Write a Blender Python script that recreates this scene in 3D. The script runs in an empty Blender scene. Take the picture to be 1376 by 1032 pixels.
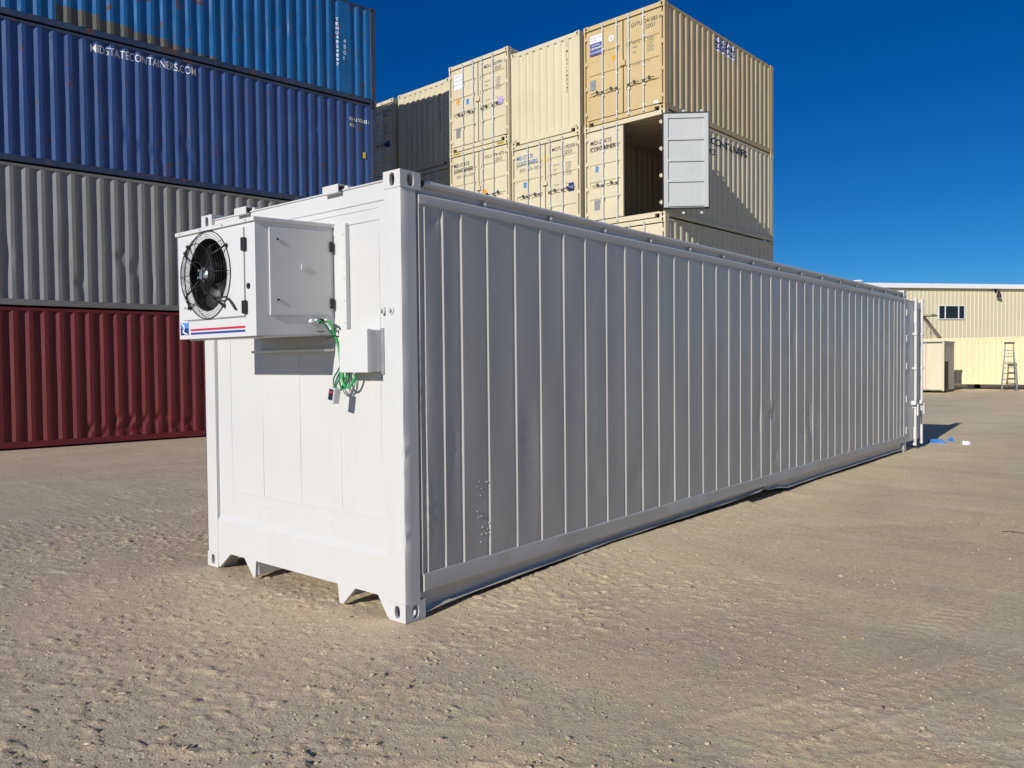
import bpy, bmesh, math, random
import numpy as np
from mathutils import Matrix, Vector

R = math.radians
sc = bpy.context.scene
COL = sc.collection

# ------------------------------------------------------------------ camera, sky, sun
cam_d = bpy.data.cameras.new('camera')
cam = bpy.data.objects.new('camera', cam_d)
COL.objects.link(cam)
cam_d.sensor_width = 36.0
cam_d.lens = 1067.9 / 1376 * 36.0
cam_d.clip_start = 0.05
cam_d.clip_end = 4000
_yaw, _pit, _rol = 0.6985, -0.0266, -0.0091
_cy, _sy = math.cos(_yaw), math.sin(_yaw)
_f = Vector((-_sy * math.cos(_pit), _cy * math.cos(_pit), math.sin(_pit)))
_r = Vector((_cy, _sy, 0))
_u = _r.cross(_f)
_R = _r * math.cos(_rol) + _u * math.sin(_rol)
_U = -_r * math.sin(_rol) + _u * math.cos(_rol)
cam.matrix_world = Matrix(((_R.x, _U.x, -_f.x, 3.7843), (_R.y, _U.y, -_f.y, -3.4241), (_R.z, _U.z, -_f.z, 1.6694), (0, 0, 0, 1)))
sc.camera = cam

SUN_EL, SUN_AZ = R(22.6), R(5.0)          # azimuth: from -Y towards +X
world = bpy.data.worlds.new('World')
sc.world = world
world.use_nodes = True
wn = world.node_tree
bg = wn.nodes['Background']
sky = wn.nodes.new('ShaderNodeTexSky')
sky.sky_type = 'NISHITA'
sky.sun_disc = False
sky.sun_elevation = SUN_EL
sky.sun_rotation = math.pi - SUN_AZ
sky.altitude = 1500
sky.air_density = 1.0
sky.dust_density = 0.0
sky.ozone_density = 3.0
hsv = wn.nodes.new('ShaderNodeHueSaturation')
hsv.inputs['Saturation'].default_value = 1.4
wn.links.new(sky.outputs[0], hsv.inputs['Color'])
tint = wn.nodes.new('ShaderNodeMix')
tint.data_type = 'RGBA'
tint.blend_type = 'MULTIPLY'
tint.inputs[0].default_value = 1.0
tint.inputs[7].default_value = (0.47, 1.10, 1.62, 1)
wn.links.new(hsv.outputs[0], tint.inputs[6])
wn.links.new(tint.outputs[2], bg.inputs['Color'])
bg.inputs['Strength'].default_value = 0.05

sun_d = bpy.data.lights.new('sun', 'SUN')
sun = bpy.data.objects.new('sun', sun_d)
COL.objects.link(sun)
sun_d.energy = 5.0
sun_d.angle = R(0.53)
sun_d.color = (1.0, 0.955, 0.89)
_s = Vector((math.sin(SUN_AZ) * math.cos(SUN_EL), -math.cos(SUN_AZ) * math.cos(SUN_EL), math.sin(SUN_EL)))
sun.rotation_euler = _s.to_track_quat('Z', 'Y').to_euler()
sun.location = _s * 60

sc.view_settings.view_transform = 'Standard'
sc.view_settings.look = 'None'
sc.view_settings.exposure = -0.22
sc.view_settings.gamma = 1.0

# ------------------------------------------------------------------ helpers
rng = random.Random(7)


def s2l(c):
    return tuple(((v / 255) / 12.92 if v <= 10 else ((v / 255 + 0.055) / 1.055) ** 2.4) for v in c) + (1.0,)


class NT:
    def __init__(self, name):
        self.m = bpy.data.materials.new(name)
        self.m.use_nodes = True
        self.t = self.m.node_tree
        self.b = self.t.nodes['Principled BSDF']
        self.geo = self.t.nodes.new('ShaderNodeNewGeometry')

    def node(self, typ, **kw):
        n = self.t.nodes.new(typ)
        for k, v in kw.items():
            setattr(n, k, v)
        return n

    def link(self, a, b):
        self.t.links.new(a, b)

    def noise(self, scale, detail=4, rough=0.55, stretch=(1, 1, 1), offs=(0, 0, 0), dist=0.0, rot=0.0):
        mp = self.node('ShaderNodeMapping')
        mp.inputs['Rotation'].default_value = (0, 0, rot)
        mp.inputs['Scale'].default_value = stretch
        mp.inputs['Location'].default_value = offs
        self.link(self.geo.outputs['Position'], mp.inputs['Vector'])
        n = self.node('ShaderNodeTexNoise')
        n.inputs['Scale'].default_value = scale
        n.inputs['Detail'].default_value = detail
        n.inputs['Roughness'].default_value = rough
        n.inputs['Distortion'].default_value = dist
        self.link(mp.outputs[0], n.inputs['Vector'])
        return n.outputs['Fac']

    def ramp(self, fac, stops):
        r = self.node('ShaderNodeValToRGB')
        els = r.color_ramp.elements
        while len(els) < len(stops):
            els.new(0.5)
        for e, (p, c) in zip(els, stops):
            e.position = p
            e.color = c if len(c) == 4 else tuple(c) + (1,)
        self.link(fac, r.inputs['Fac'])
        return r.outputs['Color']

    def mix(self, fac, a, b, mode='MIX'):
        n = self.node('ShaderNodeMix', data_type='RGBA', blend_type=mode)
        for sock, v in ((n.inputs[0], fac), (n.inputs[6], a), (n.inputs[7], b)):
            if isinstance(v, (int, float)):
                sock.default_value = v
            elif isinstance(v, tuple):
                sock.default_value = v
            else:
                self.link(v, sock)
        return n.outputs[2]

    def bump(self, h, strength, dist):
        n = self.node('ShaderNodeBump')
        n.inputs['Strength'].default_value = strength
        n.inputs['Distance'].default_value = dist
        self.link(h, n.inputs['Height'])
        self.link(n.outputs[0], self.b.inputs['Normal'])
        return n


def g(v):
    return (v, v, v, 1)


def paint(name, col, rough=0.45, var=0.10, dirt=0.25, rust=0.0, dirtcol=(0.16, 0.12, 0.08, 1), bump=0.0, patch=None, metallic=0.0, scuff=False):
    """weathered paint: tonal drift, run-down streaks of dust, optional rust spots and a patch colour"""
    t = NT(name)
    off = (rng.uniform(0, 50), rng.uniform(0, 50), rng.uniform(0, 50))
    c = t.mix(t.ramp(t.noise(0.9, 5, 0.6, offs=off), [(0.3, g(0)), (0.7, g(1))]),
              tuple(v * (1 - var) for v in col[:3]) + (1,), tuple(min(1, v * (1 + var)) for v in col[:3]) + (1,))
    if dirt:
        st = t.ramp(t.noise(2.2, 6, 0.65, stretch=(3, 3, 0.25), offs=off), [(0.52, g(0)), (0.78, g(dirt))])
        c = t.mix(st, c, dirtcol)
        sp = t.ramp(t.noise(9, 6, 0.7, offs=off), [(0.6, g(0)), (0.8, g(dirt * 0.8))])
        c = t.mix(sp, c, dirtcol)
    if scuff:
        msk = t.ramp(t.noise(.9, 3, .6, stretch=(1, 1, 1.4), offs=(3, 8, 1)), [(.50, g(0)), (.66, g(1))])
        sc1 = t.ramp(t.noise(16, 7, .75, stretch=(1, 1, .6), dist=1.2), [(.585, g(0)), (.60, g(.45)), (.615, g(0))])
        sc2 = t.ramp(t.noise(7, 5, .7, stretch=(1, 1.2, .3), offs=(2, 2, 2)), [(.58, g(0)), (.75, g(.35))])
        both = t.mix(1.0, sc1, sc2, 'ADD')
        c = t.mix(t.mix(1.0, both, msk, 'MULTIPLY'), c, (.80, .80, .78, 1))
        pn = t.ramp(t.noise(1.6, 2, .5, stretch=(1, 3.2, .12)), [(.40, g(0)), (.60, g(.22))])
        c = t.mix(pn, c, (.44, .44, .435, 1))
    if patch:
        pf = t.ramp(t.noise(0.8, 2, 0.5, offs=(off[1], off[2], off[0])), [(0.6, g(0)), (0.63, g(0.8))])
        c = t.mix(pf, c, patch)
    if rust:
        rf = t.ramp(t.noise(4.5, 8, 0.72, stretch=(1, 1, 0.55), offs=off, dist=0.3), [(0.70 - rust * 0.1, g(0)), (0.745 - rust * 0.1, g(0.95))])
        rc = t.ramp(t.noise(25, 4), [(0.35, (0.05, 0.018, 0.008, 1)), (0.65, (0.24, 0.095, 0.035, 1))])
        c = t.mix(rf, c, rc)
    t.link(c, t.b.inputs['Base Color'])
    rr = t.ramp(t.noise(3.0, 5, 0.6, offs=off), [(0.3, g(max(0, rough - 0.1))), (0.7, g(min(1, rough + 0.12)))])
    t.link(rr, t.b.inputs['Roughness'])
    t.b.inputs['Metallic'].default_value = metallic
    if bump:
        t.bump(t.noise(2.5, 3, 0.5, offs=off), 1.0, bump)
    return t.m


def plain(name, col, rough=0.5, metallic=0.0):
    t = NT(name)
    c = t.mix(t.ramp(t.noise(14, 4), [(0.35, g(0)), (0.65, g(1))]), tuple(v * 0.9 for v in col[:3]) + (1,), tuple(min(1, v * 1.06) for v in col[:3]) + (1,))
    t.link(c, t.b.inputs['Base Color'])
    t.b.inputs['Roughness'].default_value = rough
    t.b.inputs['Metallic'].default_value = metallic
    return t.m


class MB:
    def __init__(self):
        self.v, self.f, self.mi, self.m = [], [], [], 0

    def add(self, vs, fs):
        o = len(self.v)
        self.v += [tuple(p) for p in vs]
        self.f += [tuple(i + o for i in q) for q in fs]
        self.mi += [self.m] * len(fs)

    def box(self, x0, x1, y0, y1, z0, z1):
        self.add([(x0, y0, z0), (x1, y0, z0), (x1, y1, z0), (x0, y1, z0), (x0, y0, z1), (x1, y0, z1), (x1, y1, z1), (x0, y1, z1)],
                 [(0, 3, 2, 1), (4, 5, 6, 7), (0, 1, 5, 4), (1, 2, 6, 5), (2, 3, 7, 6), (3, 0, 4, 7)])
        return self

    def tube(self, pts, r, n=8, cap=True):
        pts = [Vector(p) for p in pts]
        rs = r if isinstance(r, (list, tuple)) else [r] * len(pts)
        d0 = (pts[1] - pts[0]).normalized()
        a = d0.orthogonal().normalized()
        vs, fs = [], []
        for i, p in enumerate(pts):
            d = (pts[min(i + 1, len(pts) - 1)] - pts[max(i - 1, 0)]).normalized()
            a = (a - d * a.dot(d)).normalized()
            b = d.cross(a)
            for k in range(n):
                an = 2 * math.pi * k / n
                vs.append(p + (a * math.cos(an) + b * math.sin(an)) * rs[i])
        for i in range(len(pts) - 1):
            for k in range(n):
                k2 = (k + 1) % n
                fs.append((i * n + k, i * n + k2, (i + 1) * n + k2, (i + 1) * n + k))
        if cap:
            fs.append(tuple(range(n - 1, -1, -1)))
            fs.append(tuple((len(pts) - 1) * n + k for k in range(n)))
        self.add(vs, fs)
        return self

    def ring(self, c, r, axis_u, axis_v, wr, n=40, m=6):
        c, u, v = Vector(c), Vector(axis_u), Vector(axis_v)
        w = u.cross(v)
        vs, fs = [], []
        for i in range(n):
            a = 2 * math.pi * i / n
            e = u * math.cos(a) + v * math.sin(a)
            for k in range(m):
                b = 2 * math.pi * k / m
                vs.append(c + e * (r + wr * math.cos(b)) + w * wr * math.sin(b))
        for i in range(n):
            for k in range(m):
                fs.append((i * m + k, ((i + 1) % n) * m + k, ((i + 1) % n) * m + (k + 1) % m, i * m + (k + 1) % m))
        self.add(vs, fs)
        return self

    def sweep(self, prof, stations, close=False):
        """prof(s) -> list of points; bridges consecutive station outlines"""
        rows = [prof(s) for s in stations]
        n = len(rows[0])
        vs = [p for r in rows for p in r]
        fs = []
        for i in range(len(rows) - 1):
            for k in range(n if close else n - 1):
                k2 = (k + 1) % n
                fs.append((i * n + k, i * n + k2, (i + 1) * n + k2, (i + 1) * n + k))
        self.add(vs, fs)
        return self

    def prism(self, poly, fn, a, b):
        """poly of 2-D points extruded between a and b; fn(p, q, t) -> 3-D"""
        n = len(poly)
        vs = [fn(p[0], p[1], a) for p in poly] + [fn(p[0], p[1], b) for p in poly]
        fs = [tuple(range(n)), tuple(range(2 * n - 1, n - 1, -1))]
        fs += [(k, (k + 1) % n, n + (k + 1) % n, n + k) for k in range(n)]
        self.add(vs, fs)
        return self

    def holed(self, o, u, v, w, h, hc, hw, hh, depth, n=28, back=None):
        """rectangle o + [0,w]u + [0,h]v with a stadium hole (full size hw x hh) and a tube going -normal"""
        o, u, v = Vector(o), Vector(u), Vector(v)
        nrm = u.cross(v)
        cx, cy = hc
        angs = [2 * math.pi * i / n for i in range(n)]
        angs += [math.atan2(y - cy, x - cx) % (2 * math.pi) for x in (0, w) for y in (0, h)]
        angs = sorted(set(round(a, 6) for a in angs))
        inner, outer = [], []
        rr = min(hw, hh) / 2
        for a in angs:
            c, s = math.cos(a), math.sin(a)
            ts = []
            if c > 1e-9: ts.append((w - cx) / c)
            if c < -1e-9: ts.append(-cx / c)
            if s > 1e-9: ts.append((h - cy) / s)
            if s < -1e-9: ts.append(-cy / s)
            t = min(ts)
            outer.append((cx + c * t, cy + s * t))
            px = max(-(hw / 2 - rr), min(hw / 2 - rr, c * 10)) if hw > hh else 0
            py = max(-(hh / 2 - rr), min(hh / 2 - rr, s * 10)) if hh > hw else 0
            if hw > hh: px = (hw / 2 - rr) * max(-1, min(1, c * 1.6))
            if hh > hw: py = (hh / 2 - rr) * max(-1, min(1, s * 1.6))
            inner.append((cx + px + rr * c, cy + py + rr * s))
        k = len(angs)
        vs = [o + u * a + v * b for a, b in outer] + [o + u * a + v * b for a, b in inner] + [o + u * a + v * b - nrm * depth for a, b in inner]
        fs = []
        for i in range(k):
            j = (i + 1) % k
            fs.append((i, j, k + j, k + i))
            fs.append((k + i, k + j, 2 * k + j, 2 * k + i))
        self.add(vs, fs)
        return self

    def disc(self, c, u, v, r, n=24):
        c, u, v = Vector(c), Vector(u), Vector(v)
        self.add([c + u * r * math.cos(2 * math.pi * i / n) + v * r * math.sin(2 * math.pi * i / n) for i in range(n)], [tuple(range(n))])
        return self

    def build(self, name, mats, parent=None, smooth=False, bevel=0.0, autosmooth=None, seg=2):
        me = bpy.data.meshes.new(name)
        me.from_pydata(self.v, [], self.f)
        mats = mats if isinstance(mats, (list, tuple)) else [mats]
        for m in mats:
            me.materials.append(m)
        if len(mats) > 1:
            me.polygons.foreach_set('material_index', self.mi)
        if smooth:
            me.polygons.foreach_set('use_smooth', [True] * len(self.f))
            if autosmooth:
                me.set_sharp_from_angle(angle=autosmooth)
        me.update()
        o = bpy.data.objects.new(name, me)
        COL.objects.link(o)
        if parent:
            o.parent = parent
        if bevel:
            md = o.modifiers.new('bevel', 'BEVEL')
            md.width = bevel
            md.segments = seg
            md.limit_method = 'ANGLE'
            md.angle_limit = R(40)
        return o


def thing(name, label, cat, loc=(0, 0, 0), rz=0.0, group=None):
    o = bpy.data.objects.new(name, None)
    COL.objects.link(o)
    o.empty_display_size = 0.3
    o.location = loc
    o.rotation_euler = (0, 0, rz)
    tag(o, label, cat, group)
    return o


def tag(o, label, cat, group=None, kind=None):
    if label:
        o['label'] = label
    if cat:
        o['category'] = cat
    if group:
        o['group'] = group
    if kind:
        o['kind'] = kind
    return o


def copy_tree(o, parent=None):
    c = o.copy()
    COL.objects.link(c)
    if parent:
        c.parent = parent
    for ch in list(o.children):
        copy_tree(ch, c)
    return c


# ---- painted lettering: font outlines turned into flat mesh and laid on a surface
def glyphs(s, emb=0.0):
    cu = bpy.data.curves.new('t', 'FONT')
    cu.body = s
    cu.size = 1.0
    cu.resolution_u = 3
    cu.offset = emb
    ob = bpy.data.objects.new('t', cu)
    COL.objects.link(ob)
    dg = bpy.context.evaluated_depsgraph_get()
    me = bpy.data.meshes.new_from_object(ob.evaluated_get(dg))
    vs = [(v.co.x, v.co.y) for v in me.vertices]
    fs = [tuple(p.vertices) for p in me.polygons]
    bpy.data.objects.remove(ob)
    bpy.data.curves.remove(cu)
    bpy.data.meshes.remove(me)
    return vs, fs


CAP = 0.729


def lettering(lines, S, mat, parent, breaks=None, name='lettering'):
    """lines: (text, u, v_baseline, cap height, width or None, 'h'|'v', embolden)"""
    if len(lines) > 1:
        return [lettering([l], S, mat, parent, breaks, name) for l in lines]
    bm = bmesh.new()

    def put(txt, u, v, h, w, emb):
        vs, fs = glyphs(txt, emb)
        if not vs:
            return
        k = h / CAP
        x0 = min(a for a, b in vs)
        x1 = max(a for a, b in vs)
        kx = w / (x1 - x0) if w else k * 0.92
        bv = [bm.verts.new((u + (a - x0) * kx, v + b * k, 0)) for a, b in vs]
        for q in fs:
            try:
                bm.faces.new([bv[i] for i in q])
            except ValueError:
                pass
    for (txt, u, v, h, w, mode, emb) in lines:
        if mode == 'h':
            put(txt, u, v, h, w, emb)
        else:
            for i, ch in enumerate(txt):
                if ch != ' ':
                    put(ch, u, v - i * h * 1.42, h, w if ch not in 'I1' else w * 0.3, emb)
    for b in (breaks or []):
        bmesh.ops.bisect_plane(bm, geom=bm.verts[:] + bm.edges[:] + bm.faces[:], plane_co=(b, 0, 0), plane_no=(1, 0, 0), dist=1e-6)
    for v in bm.verts:
        v.co = S(v.co.x, v.co.y)
    me = bpy.data.meshes.new(name)
    bm.to_mesh(me)
    bm.free()
    me.materials.append(mat)
    o = bpy.data.objects.new(name, me)
    COL.objects.link(o)
    o.parent = parent
    return o


# ------------------------------------------------------------------ numpy value noise
def vnoise(x, y, seed):
    t = np.random.RandomState(seed).rand(256, 256)
    xi, yi = np.floor(x).astype(int), np.floor(y).astype(int)
    fx, fy = x - xi, y - yi
    fx, fy = fx * fx * (3 - 2 * fx), fy * fy * (3 - 2 * fy)
    a, b = t[xi & 255, yi & 255], t[(xi + 1) & 255, yi & 255]
    c, d = t[xi & 255, (yi + 1) & 255], t[(xi + 1) & 255, (yi + 1) & 255]
    return (a * (1 - fx) + b * fx) * (1 - fy) + (c * (1 - fx) + d * fx) * fy - 0.5


# ------------------------------------------------------------------ materials
M = {}
M['white'] = paint('white_paint', (0.61, 0.605, 0.59), 0.42, 0.03, 0.12, dirtcol=(0.5, 0.46, 0.38, 1))
M['white_shaded'] = paint('white_shaded_paint', (0.50, 0.482, 0.445), 0.40, 0.04, 0.10, scuff=True, dirtcol=(0.52, 0.48, 0.42, 1), bump=0.0015)  # container white darkened: the long side's shade is put into the colour
M['white_unit'] = paint('white_unit_enamel', (0.64, 0.64, 0.63), 0.3, 0.015, 0.03, dirtcol=(0.5, 0.47, 0.4, 1))
M['black'] = plain('black_rubber', (0.012, 0.012, 0.013), 0.55)
M['black_gloss'] = plain('black_gloss_plastic', (0.010, 0.010, 0.011), 0.48)
M['dark'] = plain('dark_interior', (0.03, 0.028, 0.026), 0.8)
M['steel'] = plain('zinc_plated_steel', (0.55, 0.57, 0.60), 0.35, 0.85)
M['rod'] = paint('galvanised_rod', (0.62, 0.66, 0.69), 0.4, 0.1, 0.15, metallic=0.3)
M['cream'] = paint('cream_container_paint', (0.63, 0.565, 0.39), 0.5, 0.05, 0.12, rust=0.0, dirtcol=(0.25, 0.18, 0.1, 1))
M['cream_lifted'] = paint('cream_lifted_paint', (0.68, 0.61, 0.43), 0.5, 0.06, 0.18, rust=0.0, dirtcol=(0.25, 0.18, 0.1, 1))  # cream lightened in the colour so the shaded sides look less dark
M['tan'] = paint('tan_container_paint', (0.56, 0.43, 0.215), 0.5, 0.05, 0.12, dirtcol=(0.25, 0.16, 0.08, 1))
M['tan_lifted'] = paint('tan_lifted_paint', (0.66, 0.53, 0.30), 0.5, 0.06, 0.15, dirtcol=(0.25, 0.16, 0.08, 1))  # paler copy of the tan, brightening its shaded sides through colour
M['blue_top'] = paint('bright_blue_paint', (0.010, 0.13, 0.35), 0.45, 0.15, 0.3, rust=1.0, dirtcol=(0.10, 0.12, 0.13, 1))
M['blue'] = paint('navy_blue_paint', (0.028, 0.078, 0.235), 0.5, 0.14, 0.3, rust=0.9, dirtcol=(0.06, 0.06, 0.07, 1))
M['grey'] = paint('grey_container_paint', (0.24, 0.24, 0.235), 0.5, 0.1, 0.3, rust=0.0, dirtcol=(0.12, 0.11, 0.10, 1))
M['red'] = paint('oxide_red_paint', (0.15, 0.014, 0.018), 0.6, 0.12, 0.12, rust=0.0, dirtcol=(0.05, 0.02, 0.018, 1))
M['frame_blue'] = paint('worn_blue_frame_paint', (0.03, 0.055, 0.12), 0.55, 0.2, 0.6, rust=1.25, dirtcol=(0.12, 0.10, 0.08, 1))
M['frame_grey'] = paint('worn_grey_frame_paint', (0.20, 0.20, 0.19), 0.55, 0.15, 0.4, rust=0.3)
M['tan_patch'] = paint('faded_tan_patch', (0.10, 0.10, 0.085), 0.6, 0.2, 0.4, rust=0.4)
M['doorgrey'] = paint('pale_grey_door_paint', (0.50, 0.52, 0.51), 0.45, 0.04, 0.08)
M['wood'] = plain('brown_floor_boards', (0.10, 0.06, 0.035), 0.8)
M['ink'] = plain('black_paint_lettering', (0.025, 0.025, 0.03), 0.6)
M['ink_grey'] = plain('grey_paint_lettering', (0.22, 0.22, 0.22), 0.6)
M['ink_navy'] = plain('navy_lettering', (0.012, 0.018, 0.05), 0.6)
M['ink_blue'] = plain('blue_lettering', (0.02, 0.14, 0.42), 0.6)
M['ink_white'] = plain('white_lettering', (0.85, 0.85, 0.85), 0.5)
M['st_white'] = plain('white_sticker', (0.78, 0.78, 0.80), 0.4)
M['st_blue'] = plain('blue_sticker', (0.10, 0.26, 0.62), 0.4)
M['st_violet'] = plain('violet_sticker', (0.10, 0.11, 0.30), 0.4)
M['st_lilac'] = plain('lilac_sticker', (0.46, 0.38, 0.68), 0.4)
M['st_navy'] = plain('navy_sticker', (0.02, 0.04, 0.20), 0.4)
M['st_orange'] = plain('orange_sticker', (0.90, 0.36, 0.01), 0.4)
M['st_grey'] = plain('metal_data_plate', (0.36, 0.37, 0.39), 0.4, 0.4)
M['st_yellow'] = plain('yellow_sticker', (0.80, 0.58, 0.06), 0.4)
M['red_stripe'] = plain('red_stripe', (0.55, 0.02, 0.06), 0.35)
M['blue_stripe'] = plain('blue_stripe', (0.02, 0.06, 0.30), 0.35)
M['cable'] = plain('green_cable', (0.008, 0.17, 0.075), 0.4)
M['cable_lt'] = plain('light_green_cable', (0.04, 0.36, 0.09), 0.4)
M['display'] = plain('dark_display', (0.02, 0.018, 0.025), 0.15)

# ------------------------------------------------------------------ ground
def lip_z(y):
    ys = [0, .18, .34, .67, 1.17, 1.59, 2.4, 4.0, 5.18, 5.55, 5.8, 5.95, 6.2, 6.53, 7.6, 10.4, 12.2]
    zs = [.03, .03, .046, .058, .074, .081, .100, .106, .108, .125, .135, .10, .10, .055, .061, .053, .05]
    return np.interp(y, ys, zs)


def build_ground():
    def axis(lo, hi, step, far, ratio):
        core = list(np.arange(lo, hi + 1e-6, step))
        s, a = step, core[-1]
        up = []
        while a < far:
            s = min(s * ratio, 30)
            a += s
            up.append(a)
        s, a = step, core[0]
        dn = []
        while a > -far:
            s = min(s * ratio, 30)
            a -= s
            dn.append(a)
        return np.array(dn[::-1] + core + up)
    xs = axis(-4.0, 4.6, 0.0155, 900, 1.03)
    ys = axis(-3.3, 4.0, 0.0155, 900, 1.03)
    X, Y = np.meshgrid(xs, ys, indexing='ij')
    Z = np.zeros_like(X)
    dist = np.hypot(X - 3.8, Y + 3.4)
    wx = X + 0.4 * vnoise(X / .8, Y / .8, 31)
    wy = Y + 0.4 * vnoise(X / .8, Y / .8, 32)
    big = vnoise(wx / 2.6, wy / 2.6, 1) * .040 + vnoise(wx / 1.1, wy / 1.1, 2) * .018
    rough = np.clip(.42 + 1.5 * vnoise(wx / 1.7, wy / 1.7, 3) + .8 * vnoise(wx / .5, wy / .5, 33) + .5 * np.clip((1.8 - X - .35 * Y) / 2.5, -1, 1), .10, 1.3)
    near = np.clip(1.6 - dist / 16, .0, 1)

    def flakes(hd, su, sv, seed, th, sharp, h):
        c, q = math.cos(hd), math.sin(hd)
        U = (X * c + Y * q + .05 * vnoise(X / .13, Y / .13, seed + 7)) / su
        V = (-X * q + Y * c + .05 * vnoise(X / .13, Y / .13, seed + 8)) / sv
        n = vnoise(U, V, seed) + .4 * vnoise(U * 2.3, V * 2.3, seed + 50)
        return np.clip((n - th) / sharp, 0, 1) * h
    chips = flakes(R(25), .17, .075, 60, .36, .05, .006) + flakes(R(60), .11, .06, 61, .37, .05, .006) + flakes(R(-10), .075, .045, 62, .34, .05, .008) \
        + flakes(R(40), .045, .035, 63, .30, .07, .007) - flakes(R(10), .10, .06, 64, .40, .07, .006)
    med = vnoise(wx / .33, wy / .33, 4) * .003 + vnoise(wx / .16, wy / .16, 5) * .0022
    fine = vnoise(X / .06, Y / .06, 7) * .0025 + vnoise(X / .033, Y / .033, 8) * .0025
    Z += big * np.clip(1.2 - dist / 60, .15, 1) + ((med + chips) * rough + fine * (.4 + .6 * rough)) * near
    # wheel tracks: (x0, y0, heading, curvature, half width, depth, lug pitch)
    for (x0, y0, hd, cv, hw, dp, lug) in [(2.2, -.2, R(62), .01, .14, .016, .085), (3.9, .9, R(58), -.012, .15, .014, .09),
                                          (4.6, 3.6, R(70), .02, .16, .012, .1), (1.0, -1.6, R(35), .0, .13, .012, .075),
                                          (-2.2, -2.2, R(20), .02, .16, .014, .09), (-5.5, -.2, R(78), .0, .16, .03, .11),
                                          (-7.0, .3, R(80), .0, .17, .032, .11), (-8.6, .6, R(82), .0, .17, .03, .11), (-10.2, 1.5, R(82), .0, .2, .03, .11),
                                          (2.9, 3.0, R(75), .01, .16, .012, .1)]:
        dx, dy = X - x0, Y - y0
        s = dx * math.cos(hd) + dy * math.sin(hd)
        n = -dx * math.sin(hd) + dy * math.cos(hd) - cv * s * s
        m = 1 / (1 + np.exp(np.clip((np.abs(n) - hw) / .012, -40, 40)))
        m = m * np.clip(1 - np.abs(s) / 9, 0, 1) * np.clip(.35 + 1.8 * vnoise(s / .9, n / .6, 17), 0, 1)
        tread = np.where(((s + np.abs(n) * .6) / lug) % 1 < .45, .004, 0)
        rim = np.exp(-((np.abs(n) - hw - .03) / .025) ** 2) * dp * .5 * np.clip(1 - np.abs(s) / 9, 0, 1)
        Z += -m * (dp * .6 - tread) + rim * np.clip(.4 + 1.2 * vnoise(s / .4, n / .4, 18), 0, 1)
    # banked dust beside the white container, nothing poking into its feet
    lz = lip_z(Y)
    inside = np.clip(1 - np.abs(X + .0) / .55, 0, 1) ** 1.3 * ((Y > .25) & (Y < 11.8))
    side = inside * np.clip(lz - .022, 0, .09) * np.where((Y > 5.3) & (Y < 6.4), .45, 1)
    Z = Z - .008 + side
    foot = np.minimum.reduce([np.hypot(np.maximum(np.abs(X - cx) - .12, 0), np.maximum(np.abs(Y - cy) - .12, 0)) for cx in (-.08, -2.35) for cy in (.09, 12.1)])
    k = np.clip(foot / .35, 0, 1)
    Z = Z * k + (1 - k) * (-.004)
    under = (X < -.06) & (X > -2.4) & (Y > .02) & (Y < 12.15)
    Z = np.where(under, np.minimum(Z, .0), Z)
    far = np.clip((dist - 9) / 10, 0, 1)
    Z = Z * (1 - .7 * far)
    Z = np.where(dist > 200, -.2, Z)
    nx, ny = X.shape
    co = np.stack([X, Y, Z], -1).reshape(-1, 3).astype(np.float32)
    idx = np.arange(nx * ny).reshape(nx, ny)
    q = np.stack([idx[:-1, :-1], idx[1:, :-1], idx[1:, 1:], idx[:-1, 1:]], -1).reshape(-1, 4).astype(np.int32)
    me = bpy.data.meshes.new('ground')
    me.vertices.add(len(co))
    me.vertices.foreach_set('co', co.ravel())
    me.loops.add(q.size)
    me.loops.foreach_set('vertex_index', q.ravel())
    me.polygons.add(len(q))
    me.polygons.foreach_set('loop_start', np.arange(0, q.size, 4, dtype=np.int32))
    me.polygons.foreach_set('loop_total', np.full(len(q), 4, np.int32))
    me.polygons.foreach_set('use_smooth', np.ones(len(q), bool))
    me.update()
    me.validate()
    t = NT('dry_dirt')
    n1 = t.noise(.32, 6, .6)
    n2 = t.noise(1.6, 8, .65, offs=(4, 9, 0))
    c = t.ramp(n1, [(.36, (.80, .645, .395, 1)), (.5, (.90, .73, .44, 1)), (.64, (.95, .785, .475, 1))])
    c = t.mix(t.ramp(n2, [(.35, g(0)), (.7, g(.6))]), c, (.76, .615, .41, 1))
    n3 = t.noise(28, 6, .7)
    c = t.mix(t.ramp(n3, [(.35, g(.35)), (.55, g(0))]), c, (.36, .30, .22, 1))
    n4 = t.noise(140, 3, .7)
    c = t.mix(t.ramp(n4, [(.62, g(0)), (.72, g(.45))]), c, (.80, .70, .55, 1))
    c = t.mix(t.ramp(t.noise(.16, 3, .5, stretch=(1, .35, 1), offs=(3, 1, 0)), [(.48, g(0)), (.62, g(.30))]), c, (.62, .55, .42, 1))
    # packed wheel lanes and scuffed brown streaks following the traffic
    c = t.mix(t.ramp(t.noise(1.5, 5, .6, stretch=(.16, 1, 1), offs=(5, 2, 0), rot=R(-62), dist=.4), [(.50, g(0)), (.60, g(.42))]), c, (.64, .51, .36, 1))
    c = t.mix(t.ramp(t.noise(2.4, 5, .65, stretch=(.12, 1, 1), offs=(1, 7, 0), rot=R(-35), dist=.5), [(.54, g(0)), (.64, g(.45))]), c, (.90, .77, .54, 1))
    c = t.mix(t.ramp(t.noise(.55, 4, .6, offs=(9, 3, 0)), [(.5, g(0)), (.62, g(.4))]), c, (.62, .49, .36, 1))
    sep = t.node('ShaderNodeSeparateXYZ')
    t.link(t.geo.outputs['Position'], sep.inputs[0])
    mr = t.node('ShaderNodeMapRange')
    t.link(sep.outputs['X'], mr.inputs['Value'])
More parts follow.
